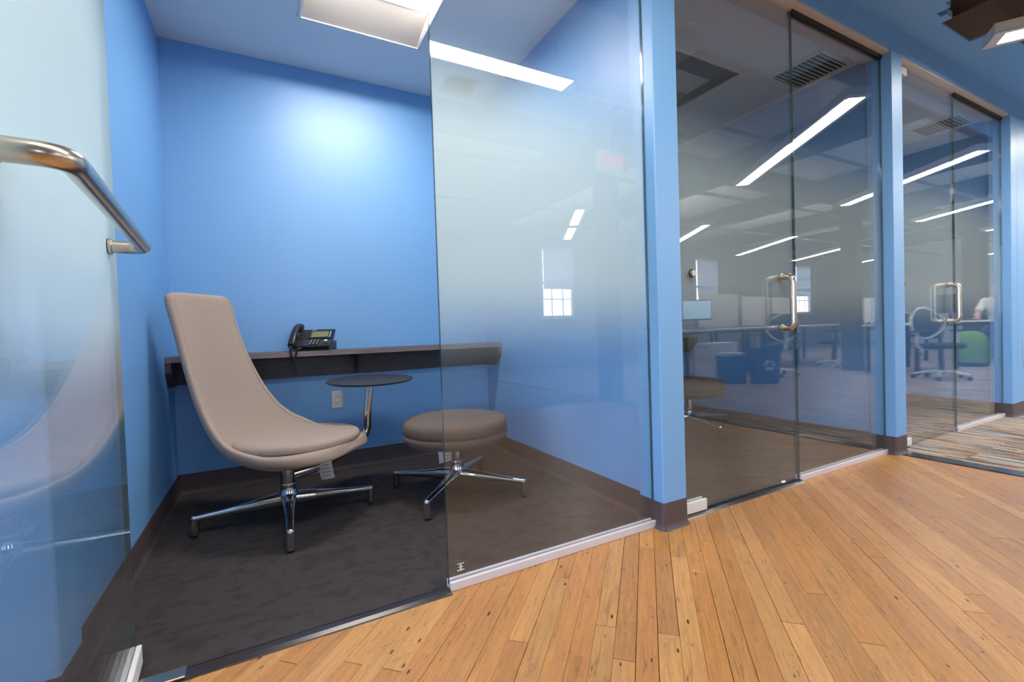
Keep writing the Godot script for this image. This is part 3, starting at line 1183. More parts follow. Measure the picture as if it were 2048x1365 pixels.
func build_furniture() -> void:
	var face := deg_to_rad(-38.0)
	var at := Vector3(0.070, 0.004, -0.955)
	var t := thing("lounge_chair", "beige high-backed lounge chair with a black tablet on a swing arm", "chair", at, face)
	star_base(t, 0.372, -face - 0.03, 0.275)
	part("shell", chair_shell(), M.oatmeal_cloth, t)
	var pad := part("seat_cushion", cushion_mesh(0.268, 0.0, 0.050, 0.985), M.oatmeal_cloth, t, Vector3(0.066, 0.364, 0.0), Vector3(0, 0, 0.020))
	pad.scale = Vector3(1.02, 1, 1)
	# seam down the middle of the back
	var seam := PackedVector3Array()
	var prof := shell_profile()
	for i in range(54, 74, 2):
		var along := Vector3(prof[i + 1][0] - prof[i - 1][0], prof[i + 1][1] - prof[i - 1][1], 0).normalized()
		seam.append(Vector3(prof[i][0], prof[i][1], 0) + Vector3(along.y, -along.x, 0) * (prof[i][4] - 0.0004))
	var sm := start()
	add_sweep(sm, seam, func(_u): return Vector2(0.0022, 0.0012), 8)
	part("back_seam", sm.commit(), M.oatmeal_cloth, t)
	# welt along both edges of the shell
	for s in [-1.0, 1.0]:
		var welt := PackedVector3Array()
		for i in range(10, prof.size() - 8, 2):
			var along := Vector3(prof[i + 1][0] - prof[i - 1][0], prof[i + 1][1] - prof[i - 1][1], 0).normalized()
			var lat: float = prof[i][2] - prof[i][4] * 0.95
			var lift: float = prof[i][4] + prof[i][3] * pow(lat / prof[i][2], 2.2)
			welt.append(Vector3(prof[i][0], prof[i][1], s * lat) + Vector3(along.y, -along.x, 0) * lift)
		var ws := start()
		add_sweep(ws, welt, func(_u): return Vector2(0.0024, 0.0014), 8)
		part("edge_welt", ws.commit(), M.oatmeal_cloth, t)
	# swing arm and tablet; points given in the room, turned into the chair's own axes
	var own := Transform3D(Basis(Vector3.UP, face), at).affine_inverse()
	var path := []
	for p in [Vector3(0.090, 0.215, -0.960), Vector3(0.21, 0.222, -1.000), Vector3(0.36, 0.268, -1.068), Vector3(0.468, 0.335, -1.10), Vector3(0.472, 0.45, -1.10), Vector3(0.490, 0.614, -1.10)]:
		path.append(own * p)
	var arm := start()
	add_sweep(arm, fillet(path, 0.10, 8), func(u: float): return Vector2.ONE * lerpf(0.024, 0.0205, u), 18)
	part("swing_arm", arm.commit(), M.chrome, t)
	var tab := part("tablet", lathe([Vector2(0.0001, 0.0), Vector2(0.212, 0.0), Vector2(0.222, 0.004), Vector2(0.225, 0.0085), Vector2(0.222, 0.0115), null, Vector2(0.222, 0.0115), Vector2(0.0001, 0.0115)], 72), M.black_laminate, t, own * Vector3(0.492, 0.613, -1.10))
	tab.basis = own.basis * Basis(Vector3(1, 0, 0), 0.03)
	paper_tag(t, own * Vector3(0.232, 0.262, -0.985), -face - 0.35, 0.058, 0.108)

	make_ottoman("taupe round ottoman on a chrome four-star base beside the beige chair", Vector3(0.88, 0.004, -0.855), -PI / 4 + 0.02)
	paper_tag(get_node("ottoman"), Vector3(-0.062, 0.272, 0.045), 0.75, 0.060, 0.105)
	make_ottoman("taupe round ottoman on a chrome base in the dark room", Vector3(3.07, 0.004, -1.20), -0.23)
	build_phone()


func build_phone() -> void:
	var t := thing("desk_phone", "black desk telephone with a coiled cord on the wall shelf", "telephone", Vector3(0.262, 0.782, -1.560), -0.40)
	var side := Basis(Vector3(0, 0, -1), Vector3(0, 1, 0), Vector3(1, 0, 0))   # profile drawn in x = towards the front
	side = Basis(Vector3(0, 0, 1), Vector3(0, 1, 0), Vector3(-1, 0, 0))
	var foot := start()
	add_extrude(foot, PackedVector2Array([Vector2(-0.085, 0.0), Vector2(0.080, 0.0), Vector2(0.084, 0.006), Vector2(0.078, 0.016), Vector2(-0.03, 0.022), Vector2(-0.085, 0.055)]), 0.185, Transform3D(side, Vector3(0.012, 0, 0)))
	part("stand", foot.commit(), M.black_plastic, t)
	var body := start()
	add_extrude(body, PackedVector2Array([Vector2(0.090, 0.020), Vector2(0.092, 0.030), Vector2(0.030, 0.066), Vector2(-0.038, 0.126), Vector2(-0.052, 0.118), Vector2(0.010, 0.045), Vector2(0.070, 0.016)]), 0.200, Transform3D(side, Vector3(0.012, 0, 0)))
	part("body", body.commit(), M.dark_plastic, t)
	# sloping panels: lower with keys, upper with the display
	var up2 := Vector3(0, 0.060, -0.068).normalized()
	var out2 := Vector3(0, 0.068, 0.060).normalized()
	var hi := Basis(Vector3.RIGHT, up2, out2)
	var bezel := part("display_panel", box(Vector3(0.142, 0.080, 0.004), 0.001), M.black_plastic, t, Vector3(0.040, 0.097, -0.004) + out2 * 0.002)
	bezel.basis = hi
	part("display", box(Vector3(0.098, 0.050, 0.002)), M.lcd, bezel, Vector3(-0.004, -0.006, 0.0022))
	part("maker_mark", box(Vector3(0.007, 0.005, 0.001)), M.orange_print, bezel, Vector3(-0.058, 0.032, 0.0022))
	part("maker_mark", box(Vector3(0.018, 0.0035, 0.001)), M.key_print, bezel, Vector3(-0.044, 0.032, 0.0022))
	for s in [-1.0, 1.0]:
		for k in 5:
			part("line_key", box(Vector3(0.008, 0.006, 0.002), 0.0006), M.key_print if s > 0 else M.key_plastic, bezel, Vector3(-0.003 + s * 0.058, 0.016 - k * 0.0115, 0.0026))
	var up1 := Vector3(0, 0.036, -0.062).normalized()
	var out1 := Vector3(0, 0.062, 0.036).normalized()
	var lowb := Basis(Vector3.RIGHT, up1, out1)
	for r in 4:
		for k in 3:
			var key := part("dial_key", box(Vector3(0.0125, 0.0095, 0.003), 0.001), M.key_plastic, t, Vector3(0.000 + k * 0.0185, 0.051, 0.061) + up1 * (0.021 - r * 0.0142) + out1 * 0.002)
			key.basis = lowb
			part("key_digit", box(Vector3(0.005, 0.0045, 0.0006)), M.key_print, key, Vector3(0, 0, 0.0016))
	var pad := part("navigation_key", extrude(disc(0.010, 18), 0.004), M.key_print, t, Vector3(0.082, 0.051, 0.061) + up1 * 0.012 + out1 * 0.002)
	pad.basis = lowb
	for k in 3:
		var key := part("function_key", box(Vector3(0.013, 0.006, 0.003), 0.001), M.key_plastic, t, Vector3(0.068 + k * 0.016, 0.051, 0.061) - up1 * 0.016 + out1 * 0.002)
		key.basis = lowb
	# handset along the left side
	var hp := PackedVector3Array()
	var curve := spline([[-0.098, 0.034, 0.094], [-0.098, 0.066, 0.078], [-0.098, 0.110, 0.040], [-0.098, 0.142, -0.006], [-0.098, 0.152, -0.044], [-0.098, 0.140, -0.066]], 6)
	for c in curve:
		hp.append(Vector3(c[0], c[1], c[2]))
	var hs := start()
	add_sweep(hs, hp, func(u: float):
		var e := pow(absf(u - 0.5) * 2.0, 3.0)
		var tip := sqrt(maxf(0.03, 1.0 - pow(absf(u - 0.5) * 2.0, 14.0)))
		return Vector2(lerpf(0.019, 0.0255, e), lerpf(0.013, 0.020, e)) * tip, 18, 0.75)
	var handset := part("handset", hs.commit(), M.dark_plastic, t)
	for q in [[0.030, 0.082, 0.9], [0.122, -0.052, 0.5]]:
		var cup := part("handset_cup", lathe([Vector2(0.019, 0.0), Vector2(0.023, 0.004), Vector2(0.024, 0.016), Vector2(0.018, 0.024)], 24), M.black_plastic, handset, Vector3(-0.098, q[0], q[1]))
		cup.rotation = Vector3(0.75, 0, 0)
	part("side_cheek", lathe([Vector2(0.0001, -0.008), Vector2(0.046, -0.008), Vector2(0.050, 0.0), Vector2(0.046, 0.008), Vector2(0.0001, 0.008)], 40), M.side_plastic, t, Vector3(-0.128, 0.060, -0.030), Vector3(0, 0, PI / 2))
	# coiled cord that loops down over the shelf's edge
	var home := t.transform.affine_inverse()
	var ctrl := spline([[0.128, 0.812, -1.470], [0.124, 0.795, -1.440], [0.129, 0.760, -1.437], [0.139, 0.725, -1.437], [0.143, 0.690, -1.437], [0.146, 0.657, -1.437], [0.150, 0.654, -1.437], [0.153, 0.690, -1.437], [0.146, 0.725, -1.436], [0.150, 0.760, -1.437], [0.160, 0.792, -1.440], [0.185, 0.798, -1.490]], 10)
	var line := PackedVector3Array()
	for c in ctrl:
		line.append(home * Vector3(c[0], c[1], c[2]))
	var coil := PackedVector3Array()
	var travelled := 0.0
	for i in line.size() - 1:
		var d := line[i + 1] - line[i]
		var n1 := d.cross(Vector3(0.3, 0.2, 1.0)).normalized()
		var n2 := d.cross(n1).normalized()
		var steps := maxi(2, int(d.length() / 0.00055))
		for k in steps:
			var p := line[i] + d * (float(k) / steps)
			var a := (travelled + d.length() * k / steps) / 0.0056 * TAU
			coil.append(p + (n1 * cos(a) + n2 * sin(a)) * 0.0050)
		travelled += d.length()
	var cs := start()
	add_sweep(cs, coil, func(_u): return Vector2(0.0021, 0.0021), 6)
	part("coiled_cord", cs.commit(), M.black_plastic, t)


# ------------------------------------------------------------------ hanging lamps of the office
func pendant(a: Vector2, b: Vector2, label: String, uplight := true, energy := LAMP_ENERGY * 1.5, lens := 0.125) -> void:
	var d := b - a
	var length := d.length()
	var mid := (a + b) / 2
	var t := thing("pendant_light", label, "pendant light", Vector3(mid.x, LAMP_Y, mid.y), atan2(-d.y, d.x), "long white hanging lamps of the office")
	var w := 0.20
	var h := 0.055
	var st := start()
	add_box(st, Vector3(0, h + 0.002, 0), Vector3(length, 0.004, w), 0.001)
	for s in [-1.0, 1.0]:
		add_box(st, Vector3(0, h / 2, s * (w / 2 - 0.003)), Vector3(length, h, 0.006), 0.001)
		add_box(st, Vector3(s * (length / 2 - 0.003), h / 2, 0), Vector3(0.006, h, w - 0.012), 0.001)
		add_box(st, Vector3(0, 0.002, s * (w / 2 + lens / 2) / 2), Vector3(length - 0.012, 0.004, (w - lens) / 2), 0.0)
		add_box(st, Vector3(s * (length / 2 - 0.03), 0.002, 0), Vector3(0.06, 0.004, lens), 0.0)
	part("housing", st.commit(), M.white_metal, t)
	part("lamp_lens", box(Vector3(length - 0.12, 0.002, lens)), M.lamp_glow, t, Vector3(0, 0.0035, 0))
	area(t, Vector3(0, 0.0015, 0), Vector2(length - 0.125, lens - 0.004), Vector3(-PI / 2, 0, 0), energy * length / 2.2, WARM)
	if uplight:
		part("lamp_lens", box(Vector3(length - 0.12, 0.002, 0.08)), M.lamp_glow, t, Vector3(0, h + 0.0052, 0))
		area(t, Vector3(0, h + 0.0075, 0), Vector2(length - 0.125, 0.076), Vector3(PI / 2, 0, 0), energy * 0.25 * length / 2.2, WARM)
	for s in [-1.0, 1.0]:
		var c := part("suspension_cable", tube(PackedVector3Array([Vector3(s * (length / 2 - 0.15), h, 0), Vector3(s * (length / 2 - 0.15), DECK - LAMP_Y - 0.02, 0)]), 0.002, 6), M.chrome, t)
		part("cable_gripper", lathe([Vector2(0.0001, 0.0), Vector2(0.006, 0.0), Vector2(0.006, 0.035), Vector2(0.0001, 0.036)], 12), M.brushed_steel, c, Vector3(s * (length / 2 - 0.15), 0.22, 0))


func build_ceiling_lamps() -> void:
	pendant(Vector2(4.0, 0.343), Vector2(5.234, 2.207), "white hanging lamp pointing at the front wall above the third glass room", false, LAMP_ENERGY)
	pendant(Vector2(-0.5, 1.18), Vector2(1.98, 1.18), "white hanging lamp running alongside the glass front over the wood floor", true, LAMP_ENERGY)
	pendant(Vector2(3.98, 3.79), Vector2(4.52, 4.70), "short white hanging lamp behind the post at the corner of the wood floor")
	pendant(Vector2(4.57, 4.79), Vector2(5.10, 5.70), "short white hanging lamp nearer to the windows, end to end with another")
	pendant(Vector2(6.64, 3.80), Vector2(7.85, 5.90), "white hanging lamp above the filing cabinet and the desks")
	pendant(Vector2(6.52, 0.36), Vector2(7.62, 2.23), "white hanging lamp reaching from the front wall towards the recycling bins", false)
	pendant(Vector2(9.28, 3.84), Vector2(10.40, 5.95), "white hanging lamp beyond the second wooden post")
	pendant(Vector2(9.15, 0.42), Vector2(10.20, 2.30), "white hanging lamp above the green stool", false)
	pendant(Vector2(12.0, 4.30), Vector2(13.0, 6.10), "white hanging lamp near the last window")
	pendant(Vector2(14.8, 4.30), Vector2(15.9, 6.20), "white hanging lamp beyond the thick post and close to the windows")
	pendant(Vector2(16.6, 1.60), Vector2(17.7, 3.50), "white hanging lamp closest to the white end wall")
	pendant(Vector2(11.9, 0.50), Vector2(12.78, 2.15), "white hanging lamp above the desk of the person in the white shirt")


# ------------------------------------------------------------------ the open office that the glass mirrors
func office_window(n: int, x0: float, x1: float, drop: float) -> void:
	var w := struct_node("window_%d" % n, Vector3((x0 + x1) / 2, 1.15, 8.0))
	var wd := x1 - x0
	var ht := 1.72
	var st := start()
	for s in [-1.0, 1.0]:
		add_box(st, Vector3(s * (wd / 2 - 0.03), ht / 2, 0.05), Vector3(0.06, ht, 0.08), 0.004)
		add_box(st, Vector3(0, ht / 2 + s * (ht / 2 - 0.03), 0.05), Vector3(wd - 0.12, 0.06, 0.08), 0.004)
	add_box(st, Vector3(0, ht / 2, 0.05), Vector3(wd - 0.12, 0.05, 0.06), 0.004)
	part("window_frame", st.commit(), M.white_metal, w)
	for k in 2:
		part("muntin", box(Vector3(0.022, ht - 0.12, 0.03), 0.003), M.white_metal, w, Vector3(wd * (k + 1) / 3.0 - wd / 2, ht / 2, 0.05))
	for y in [0.27, 0.75]:
		part("muntin", box(Vector3(wd - 0.12, 0.022, 0.03), 0.003), M.white_metal, w, Vector3(0, ht * y, 0.05))
	part("window_pane", box(Vector3(wd - 0.1, ht - 0.1, 0.004)), M.window_glass, w, Vector3(0, ht / 2, 0.075))
	part("window_sill", box(Vector3(wd + 0.1, 0.03, 0.14), 0.005), M.white_metal, w, Vector3(0, -0.016, -0.05))
	var s := thing("roller_shade", ["grey roller shade drawn a little in the window at the end of the long wall", "grey roller shade half drawn in the window facing the open glass door", "grey roller shade half drawn in the window by the corner post", "grey roller shade half drawn in the window behind the white dividers", "grey roller shade half drawn in the window closest to the white end wall"][n - 4], "shade", Vector3((x0 + x1) / 2, 1.15 + ht, 7.96), 0.0, "roller shades of the office windows")
	part("roller", tube(PackedVector3Array([Vector3(-wd / 2 + 0.04, -0.04, 0), Vector3(wd / 2 - 0.04, -0.04, 0)]), 0.022, 14), M.white_metal, s)
	part("cloth", box(Vector3(wd - 0.12, drop, 0.002)), M.shade_cloth, s, Vector3(0, -0.05 - drop / 2, 0.02))
	part("hem_bar", box(Vector3(wd - 0.12, 0.024, 0.012), 0.003), M.white_metal, s, Vector3(0, -0.05 - drop, 0.02))


func build_office() -> void:
	# outer walls and roof; window openings in the long wall
	var wins := [[-3.9, -2.9], [0.55, 1.55], [5.94, 6.92], [11.36, 12.40], [16.4, 17.4]]
	var st := start()
	var x := -5.0
	for q in wins:
		add_span(st, x, q[0], 0, DECK, 8.0, 8.14)
		add_span(st, q[0], q[1], 0, 1.15, 8.0, 8.14)
		add_span(st, q[0], q[1], 2.87, DECK, 8.0, 8.14)
		x = q[1]
	add_span(st, x, 20.6, 0, DECK, 8.0, 8.14)
	struct("wall_windows", st.commit(), M.office_wall)
	struct("wall_end", span(20.5, 20.6, 0, DECK, 0, 8.1), M.white_wall)
	var ws := start()
	add_span(ws, -5.1, -5.0, 0, 0.9, -0.1, 8.1)
	add_span(ws, -5.1, -5.0, 2.6, DECK, -0.1, 8.1)
	for q in [[-0.1, 0.8], [3.2, 4.4], [6.8, 8.1]]:
		add_span(ws, -5.1, -5.0, 0.9, 2.6, q[0], q[1])
	struct("wall_start", ws.commit(), M.white_wall)
	for i in 2:
		var side := struct_node("window_%d" % (9 + i), Vector3(-5.05, 0.9, 2.0 + 3.6 * i))
		var sf := start()
		for q in [-1.0, 0.0, 1.0]:
			add_box(sf, Vector3(0, 0.85, q * 1.17), Vector3(0.06, 1.7, 0.06), 0.004)
		for q in [0.03, 0.85, 1.67]:
			add_box(sf, Vector3(0, q, 0), Vector3(0.06, 0.06, 2.28), 0.004)
		part("window_frame", sf.commit(), M.white_metal, side)
		part("window_pane", box(Vector3(0.004, 1.62, 2.3)), M.window_glass, side, Vector3(-0.02, 0.85, 0))
	struct("ceiling_deck", span(-5.1, 20.6, DECK, DECK + 0.1, -0.1, 1.15), M.deck)
	struct("ceiling_office", span(-5.1, 20.6, DECK, DECK + 0.1, 1.15, 8.1), M.ceiling_paint)
	for i in 5:
		office_window(4 + i, wins[i][0], wins[i][1], [0.5, 0.9, 0.95, 1.05, 1.05][i])
	# timber beams and posts
	struct("trim_beam_wide", span(3.56, 4.10, DECK - 0.50, DECK, 0.06, 8.0), M.beam_wood)
	var bx := 6.21
	for k in 5:
		struct("trim_beam" if k == 0 else "trim_beam_%03d" % k, span(bx - 0.13, bx + 0.13, DECK - 0.34, DECK, 0.06, 8.0), M.beam_wood)
		bx += 2.64
	struct("trim_girder", span(-5.0, 20.5, DECK - 0.52, DECK - 0.30, 2.62, 2.86), M.beam_wood)
	var posts := [[3.57, 2.76, 0.22, "dark wooden post at the corner of the wood floor"], [8.85, 2.70, 0.25, "dark wooden post standing on the striped carpet past the recycling bins"], [14.13, 2.70, 0.36, "thick dark wooden post in front of the white end wall"]]
	for p in posts:
		var t := thing("wooden_post", p[3], "post", Vector3(p[0], 0, p[1]), 0.0, "dark wooden posts of the office")
		var s := start()
		add_box(s, Vector3(0, (DECK - 0.52) / 2, 0), Vector3(p[2], DECK - 0.52, p[2]), 0.02)
		part("shaft", s.commit(), M.beam_wood, t)
		part("capital", box(Vector3(p[2] + 0.30, 0.16, p[2] + 0.04), 0.02), M.beam_wood, t, Vector3(0, DECK - 0.60, 0))
		part("shoe_plate", box(Vector3(p[2] + 0.02, 0.02, p[2] + 0.02), 0.004), M.pipe, t, Vector3(0, 0.01, 0))
	# sprinkler pipes
	var pipes := [[1.9, 3.02, 0.024], [3.6, 2.98, 0.03], [5.4, 3.0, 0.024], [6.9, 2.95, 0.04]]
	for k in pipes.size():
		var q: Array = pipes[k]
		var t := thing("ceiling_pipe", ["slim grey pipe under the roof next to the corridor", "grey pipe under the roof above the posts", "slim grey pipe under the roof above the desks", "thick grey pipe under the roof along the windows"][k], "pipe", Vector3(0, 0, 0), 0.0, "pipes under the office roof")
		part("run", tube(PackedVector3Array([Vector3(-4.9, q[1], q[0]), Vector3(20.4, q[1], q[0])]), q[2], 12), M.pipe, t)
		for h in 6:
			part("hanger", tube(PackedVector3Array([Vector3(1.2 + h * 3.3, q[1], q[0]), Vector3(1.2 + h * 3.3, DECK, q[0])]), 0.006, 6), M.pipe, t)
	build_exit_sign()
	build_desks()


func build_exit_sign() -> void:
	var t := thing("exit_sign", "white exit sign with red letters hung from the ceiling", "sign", Vector3(2.92, 2.42, 1.92))
	part("sign_box", box(Vector3(0.32, 0.20, 0.04), 0.006), M.white_plastic, t)
	var f := SystemFont.new()
	f.font_names = PackedStringArray(["Droid Sans"])
	var tm := TextMesh.new()
	tm.font = f
	tm.text = "EXIT"
	tm.font_size = 32
	tm.pixel_size = 0.0042
	tm.depth = 0.004
	part("sign_letters", tm, M.exit_red, t, Vector3(0, 0, -0.0215), Vector3(0, PI, 0))
	part("stem", tube(PackedVector3Array([Vector3(0, 0.1, 0), Vector3(0, DECK - 2.42, 0)]), 0.008, 8), M.white_metal, t)


func make_desk(label: String, at: Vector3, turn: float, wide: float) -> void:
	var t := thing("desk", label, "desk", at, turn, "office desks")
	part("desk_top", box(Vector3(wide, 0.03, 0.75), 0.004), M.desk_top, t, Vector3(0, 0.765, 0))
	for s in [-1.0, 1.0]:
		for q in [-1.0, 1.0]:
			part("leg", box(Vector3(0.05, 0.75, 0.05), 0.006), M.dark_cloth, t, Vector3(s * (wide / 2 - 0.06), 0.375, q * 0.32))
	part("rail", box(Vector3(wide - 0.17, 0.06, 0.03), 0.004), M.dark_cloth, t, Vector3(0, 0.71, 0.32))


func make_office_chair() -> Node3D:
	var t := thing("office_chair", "", "chair", Vector3.ZERO, 0.0, "white-framed office chairs")
	var st := start()
	var rows := []
	for i in 13:
		var line := PackedVector3Array()
		for j in 9:
			var u := j / 4.0 - 1.0
			var v := i / 12.0
			line.append(Vector3(u * (0.20 + 0.05 * sin(v * PI)), 0.56 + v * 0.44, 0.22 + 0.05 * v - 0.06 * u * u))
		rows.append(line)
	add_sheet(st, rows)
	part("backrest_mesh", st.commit(), M.dark_cloth, t)
	var rim := PackedVector3Array()
	for k in 41:
		var a := TAU * k / 40.0
		var v := 0.5 + 0.5 * sin(a)
		rim.append(Vector3(cos(a) * (0.215 + 0.045 * sin(v * PI)), 0.56 + v * 0.44, 0.22 + 0.05 * v - 0.06 * cos(a) * cos(a)))
	part("backrest_frame", tube(rim, 0.016, 10), M.white_plastic, t)
	part("seat", cushion_mesh(0.25, 0.43, 0.50), M.dark_cloth, t)
	part("spine", tube(fillet([Vector3(0, 0.41, 0.05), Vector3(0, 0.42, 0.26), Vector3(0, 0.80, 0.285)], 0.08), 0.026, 12), M.white_plastic, t)
	for s in [-1.0, 1.0]:
		var arm := part("armrest", tube(fillet([Vector3(s * 0.12, 0.42, 0.05), Vector3(s * 0.31, 0.45, 0.06), Vector3(s * 0.31, 0.66, 0.04)], 0.05), 0.018, 10), M.white_plastic, t)
		part("arm_pad", box(Vector3(0.08, 0.025, 0.26), 0.01), M.dark_cloth, arm, Vector3(s * 0.31, 0.67, 0.0))
	part("gas_lift", lathe([Vector2(0.03, 0.07), Vector2(0.03, 0.28), null, Vector2(0.02, 0.28), Vector2(0.02, 0.43)], 16), M.dark_plastic, t)
	for k in 5:
		var a := TAU * k / 5.0
		var l := start()
		add_sweep(l, PackedVector3Array([Vector3(0.02, 0.11, 0), Vector3(0.16, 0.10, 0), Vector3(0.30, 0.075, 0)]), func(u: float): return Vector2(0.025 - 0.008 * u, 0.02 - 0.006 * u), 10)
		var leg := part("leg", l.commit(), M.white_plastic, t, Vector3.ZERO, Vector3(0, a, 0))
		part("castor", lathe([Vector2(0.0001, -0.02), Vector2(0.026, -0.02), Vector2(0.03, 0.0), Vector2(0.026, 0.02), Vector2(0.0001, 0.02)], 16), M.black_plastic, leg, Vector3(0.30, 0.03, 0), Vector3(PI / 2, 0, 0))
	return t


func make_monitor(label: String, at: Vector3, turn: float, on: bool) -> void:
	var t := thing("monitor", label, "monitor", at, turn, "computer monitors on the desks")
	part("screen_case", box(Vector3(0.56, 0.36, 0.03), 0.006), M.black_plastic, t, Vector3(0, 0.34, 0))
	part("screen", box(Vector3(0.52, 0.31, 0.002)), M.monitor_glow if on else M.screen_glass, t, Vector3(0, 0.345, -0.0155))
	part("neck", box(Vector3(0.05, 0.20, 0.02), 0.004), M.black_plastic, t, Vector3(0, 0.11, 0.025))
	part("foot", box(Vector3(0.24, 0.014, 0.17), 0.005), M.black_plastic, t, Vector3(0, 0.007, 0.02))


func divider(label: String, a: Vector2, b: Vector2, y0: float, y1: float) -> void:
	var d := b - a
	var mid := (a + b) / 2
	var t := thing("desk_divider", label, "divider", Vector3(mid.x, 0, mid.y), atan2(-d.y, d.x), "white dividers between the desks")
	part("board", box(Vector3(d.length(), y1 - y0, 0.035), 0.006), M.white_wall, t, Vector3(0, (y0 + y1) / 2, 0))
	for s in [-1.0, 1.0]:
		part("bracket", box(Vector3(0.04, 0.10, 0.05), 0.004), M.dark_cloth, t, Vector3(s * (d.length() / 2 - 0.1), y0 - 0.02, 0))


func build_desks() -> void:
	make_desk("white desk behind the filing cabinet with a lit monitor", Vector3(6.75, 0, 4.10), -0.06, 1.7)
	make_desk("white desk in front of the widest white divider", Vector3(8.50, 0, 4.22), -0.06, 1.7)
	make_desk("white desk at the end of the row past the wooden post", Vector3(10.25, 0, 4.35), -0.06, 1.7)
	make_desk("white desk beside the green stool", Vector3(9.3, 0, 2.05), 0.0, 1.5)
	make_desk("white desk at which the person in the white shirt sits", Vector3(11.92, 0, 2.0), PI / 2, 1.5)
	divider("white desk divider beside the lit monitor", Vector2(7.30, 4.56), Vector2(8.55, 4.64), 0.80, 1.46)
	divider("white desk divider in the middle of the desk row", Vector2(8.76, 4.68), Vector2(9.85, 4.76), 0.80, 1.42)
	divider("white desk divider at the far end of the desk row", Vector2(9.98, 4.80), Vector2(10.75, 4.85), 0.80, 1.42)
	divider("white desk divider on the desk beside the green stool", Vector2(8.75, 2.47), Vector2(9.95, 2.47), 0.80, 1.22)
	make_monitor("black monitor with a lit screen on the desk behind the filing cabinet", Vector3(6.62, 0.78, 4.05), 0.35, true)
	make_monitor("black monitor switched off in front of the person in the white shirt", Vector3(11.73, 0.78, 2.35), -PI / 2, false)
	# filing cabinet
	var c := thing("filing_cabinet", "white two-drawer filing cabinet under the desk row", "cabinet", Vector3(6.34, 0, 3.46), PI / 2)
	part("body", box(Vector3(0.42, 0.56, 0.50), 0.006), M.white_wall, c, Vector3(0, 0.29, 0))
	for q in [[0.435, 0.24], [0.17, 0.28]]:
		var d := part("drawer", box(Vector3(0.405, q[1] - 0.012, 0.02), 0.004), M.white_wall, c, Vector3(0, q[0], -0.262))
		part("handle", box(Vector3(0.14, 0.012, 0.02), 0.004), M.pipe, d, Vector3(0, q[1] / 2 - 0.04, -0.018))
	# recycling bins
	for k in 2:
		var at: Vector3 = [Vector3(5.98, 0, 2.92), Vector3(6.28, 0, 2.62)][k]
		var h: float = [0.40, 0.50][k]
		var t := thing("recycling_bin", ["blue recycling bin heaped with white paper", "blue recycling bin with the white arrows symbol"][k], "bin", at, 0.5, "blue recycling bins on the striped carpet")
		var s := start()
		var rows := []
		for lvl in [[0.0, 0.84], [0.02, 0.85], [h - 0.03, 1.0], [h - 0.028, 1.06], [h, 1.06], [h, 0.98], [0.03, 0.82]]:
			var line := PackedVector3Array()
			for j in 24:
				var a := TAU * j / 24.0
				line.append(Vector3(signf(cos(a)) * pow(absf(cos(a)), 0.35) * 0.19 * lvl[1], lvl[0], signf(sin(a)) * pow(absf(sin(a)), 0.35) * 0.14 * lvl[1]))
			rows.append(line)
		for j in rows.size() - 1:
			add_sheet(s, [rows[j], rows[j + 1]], true)
		part("tub", s.commit(), M.bin_blue, t)
		if k == 0:
			for j in 5:
				part("paper_sheet", box(Vector3(0.30, 0.006, 0.21)), M.paper, t, Vector3(0.01 * j - 0.02, h - 0.01 + 0.012 * j, 0.006 * (j % 3)), Vector3(0.03 * (j % 2), 0.3 * j, 0.05 * (j % 3) - 0.05))
		else:
			for j in 3:
				var arrow := part("recycling_arrow", extrude(PackedVector2Array([Vector2(-0.05, -0.012), Vector2(0.02, -0.012), Vector2(0.02, -0.028), Vector2(0.055, 0.0), Vector2(0.02, 0.028), Vector2(0.02, 0.012), Vector2(-0.05, 0.012)]), 0.003), M.paper, t)
				var a := TAU * j / 3.0
				arrow.transform = Transform3D(Basis(Vector3.UP, PI) * Basis(Vector3(0, 0, 1), a), Vector3(0, 0.27, -0.139) + Vector3(sin(a) * 0.052, -cos(a) * 0.052, 0) * Vector3(-1, 1, 1))
	# chairs
	var ch := make_office_chair()
	ch.position = Vector3(9.35, 0, 3.25)
	ch.rotation.y = 2.5
	ch.set_meta("label", "white-framed office chair behind the wooden post on the striped carpet")
	copy_of(ch, "white-framed office chair drawn up to the desk beside the green stool", Vector3(8.25, 0, 1.33), 0.4)
	copy_of(ch, "white-framed office chair turned away from the desk with the lit monitor", Vector3(7.25, 0, 3.05), 3.6)
	copy_of(ch, "white-framed office chair standing alone near the white end wall", Vector3(13.3, 0, 3.6), 0.9)
	# green dome stool
	var g := thing("dome_stool", "green dome-shaped stool with a dark foot on the striped carpet", "stool", Vector3(10.75, 0, 1.78))
	part("foot", lathe([Vector2(0.0001, 0.0), Vector2(0.20, 0.0), Vector2(0.225, 0.03), Vector2(0.23, 0.07)], 32), M.black_plastic, g)
	part("dome", lathe([Vector2(0.232, 0.07), Vector2(0.24, 0.20), Vector2(0.235, 0.38), Vector2(0.21, 0.49), Vector2(0.15, 0.57), Vector2(0.07, 0.605), Vector2(0.0001, 0.61)], 32), M.green_cloth, g)
	# grey exercise ball that serves as a seat
	var b := thing("exercise_ball", "large grey exercise ball under the person in the white shirt", "exercise ball", Vector3(12.76, 0, 1.95))
	var prof := []
	for k in 25:
		var a := -PI / 2 + PI * k / 24.0
		prof.append(Vector2(maxf(0.0001, cos(a) * 0.33), 0.30 + sin(a) * 0.30))
	part("ball", lathe(prof, 40), M.grey_cloth, b)
	part("valve", lathe([Vector2(0.008, 0.0), Vector2(0.008, 0.004), Vector2(0.0001, 0.005)], 12), M.black_plastic, b, Vector3(0.331, 0.30, 0), Vector3(0, 0, -PI / 2))
	build_person()


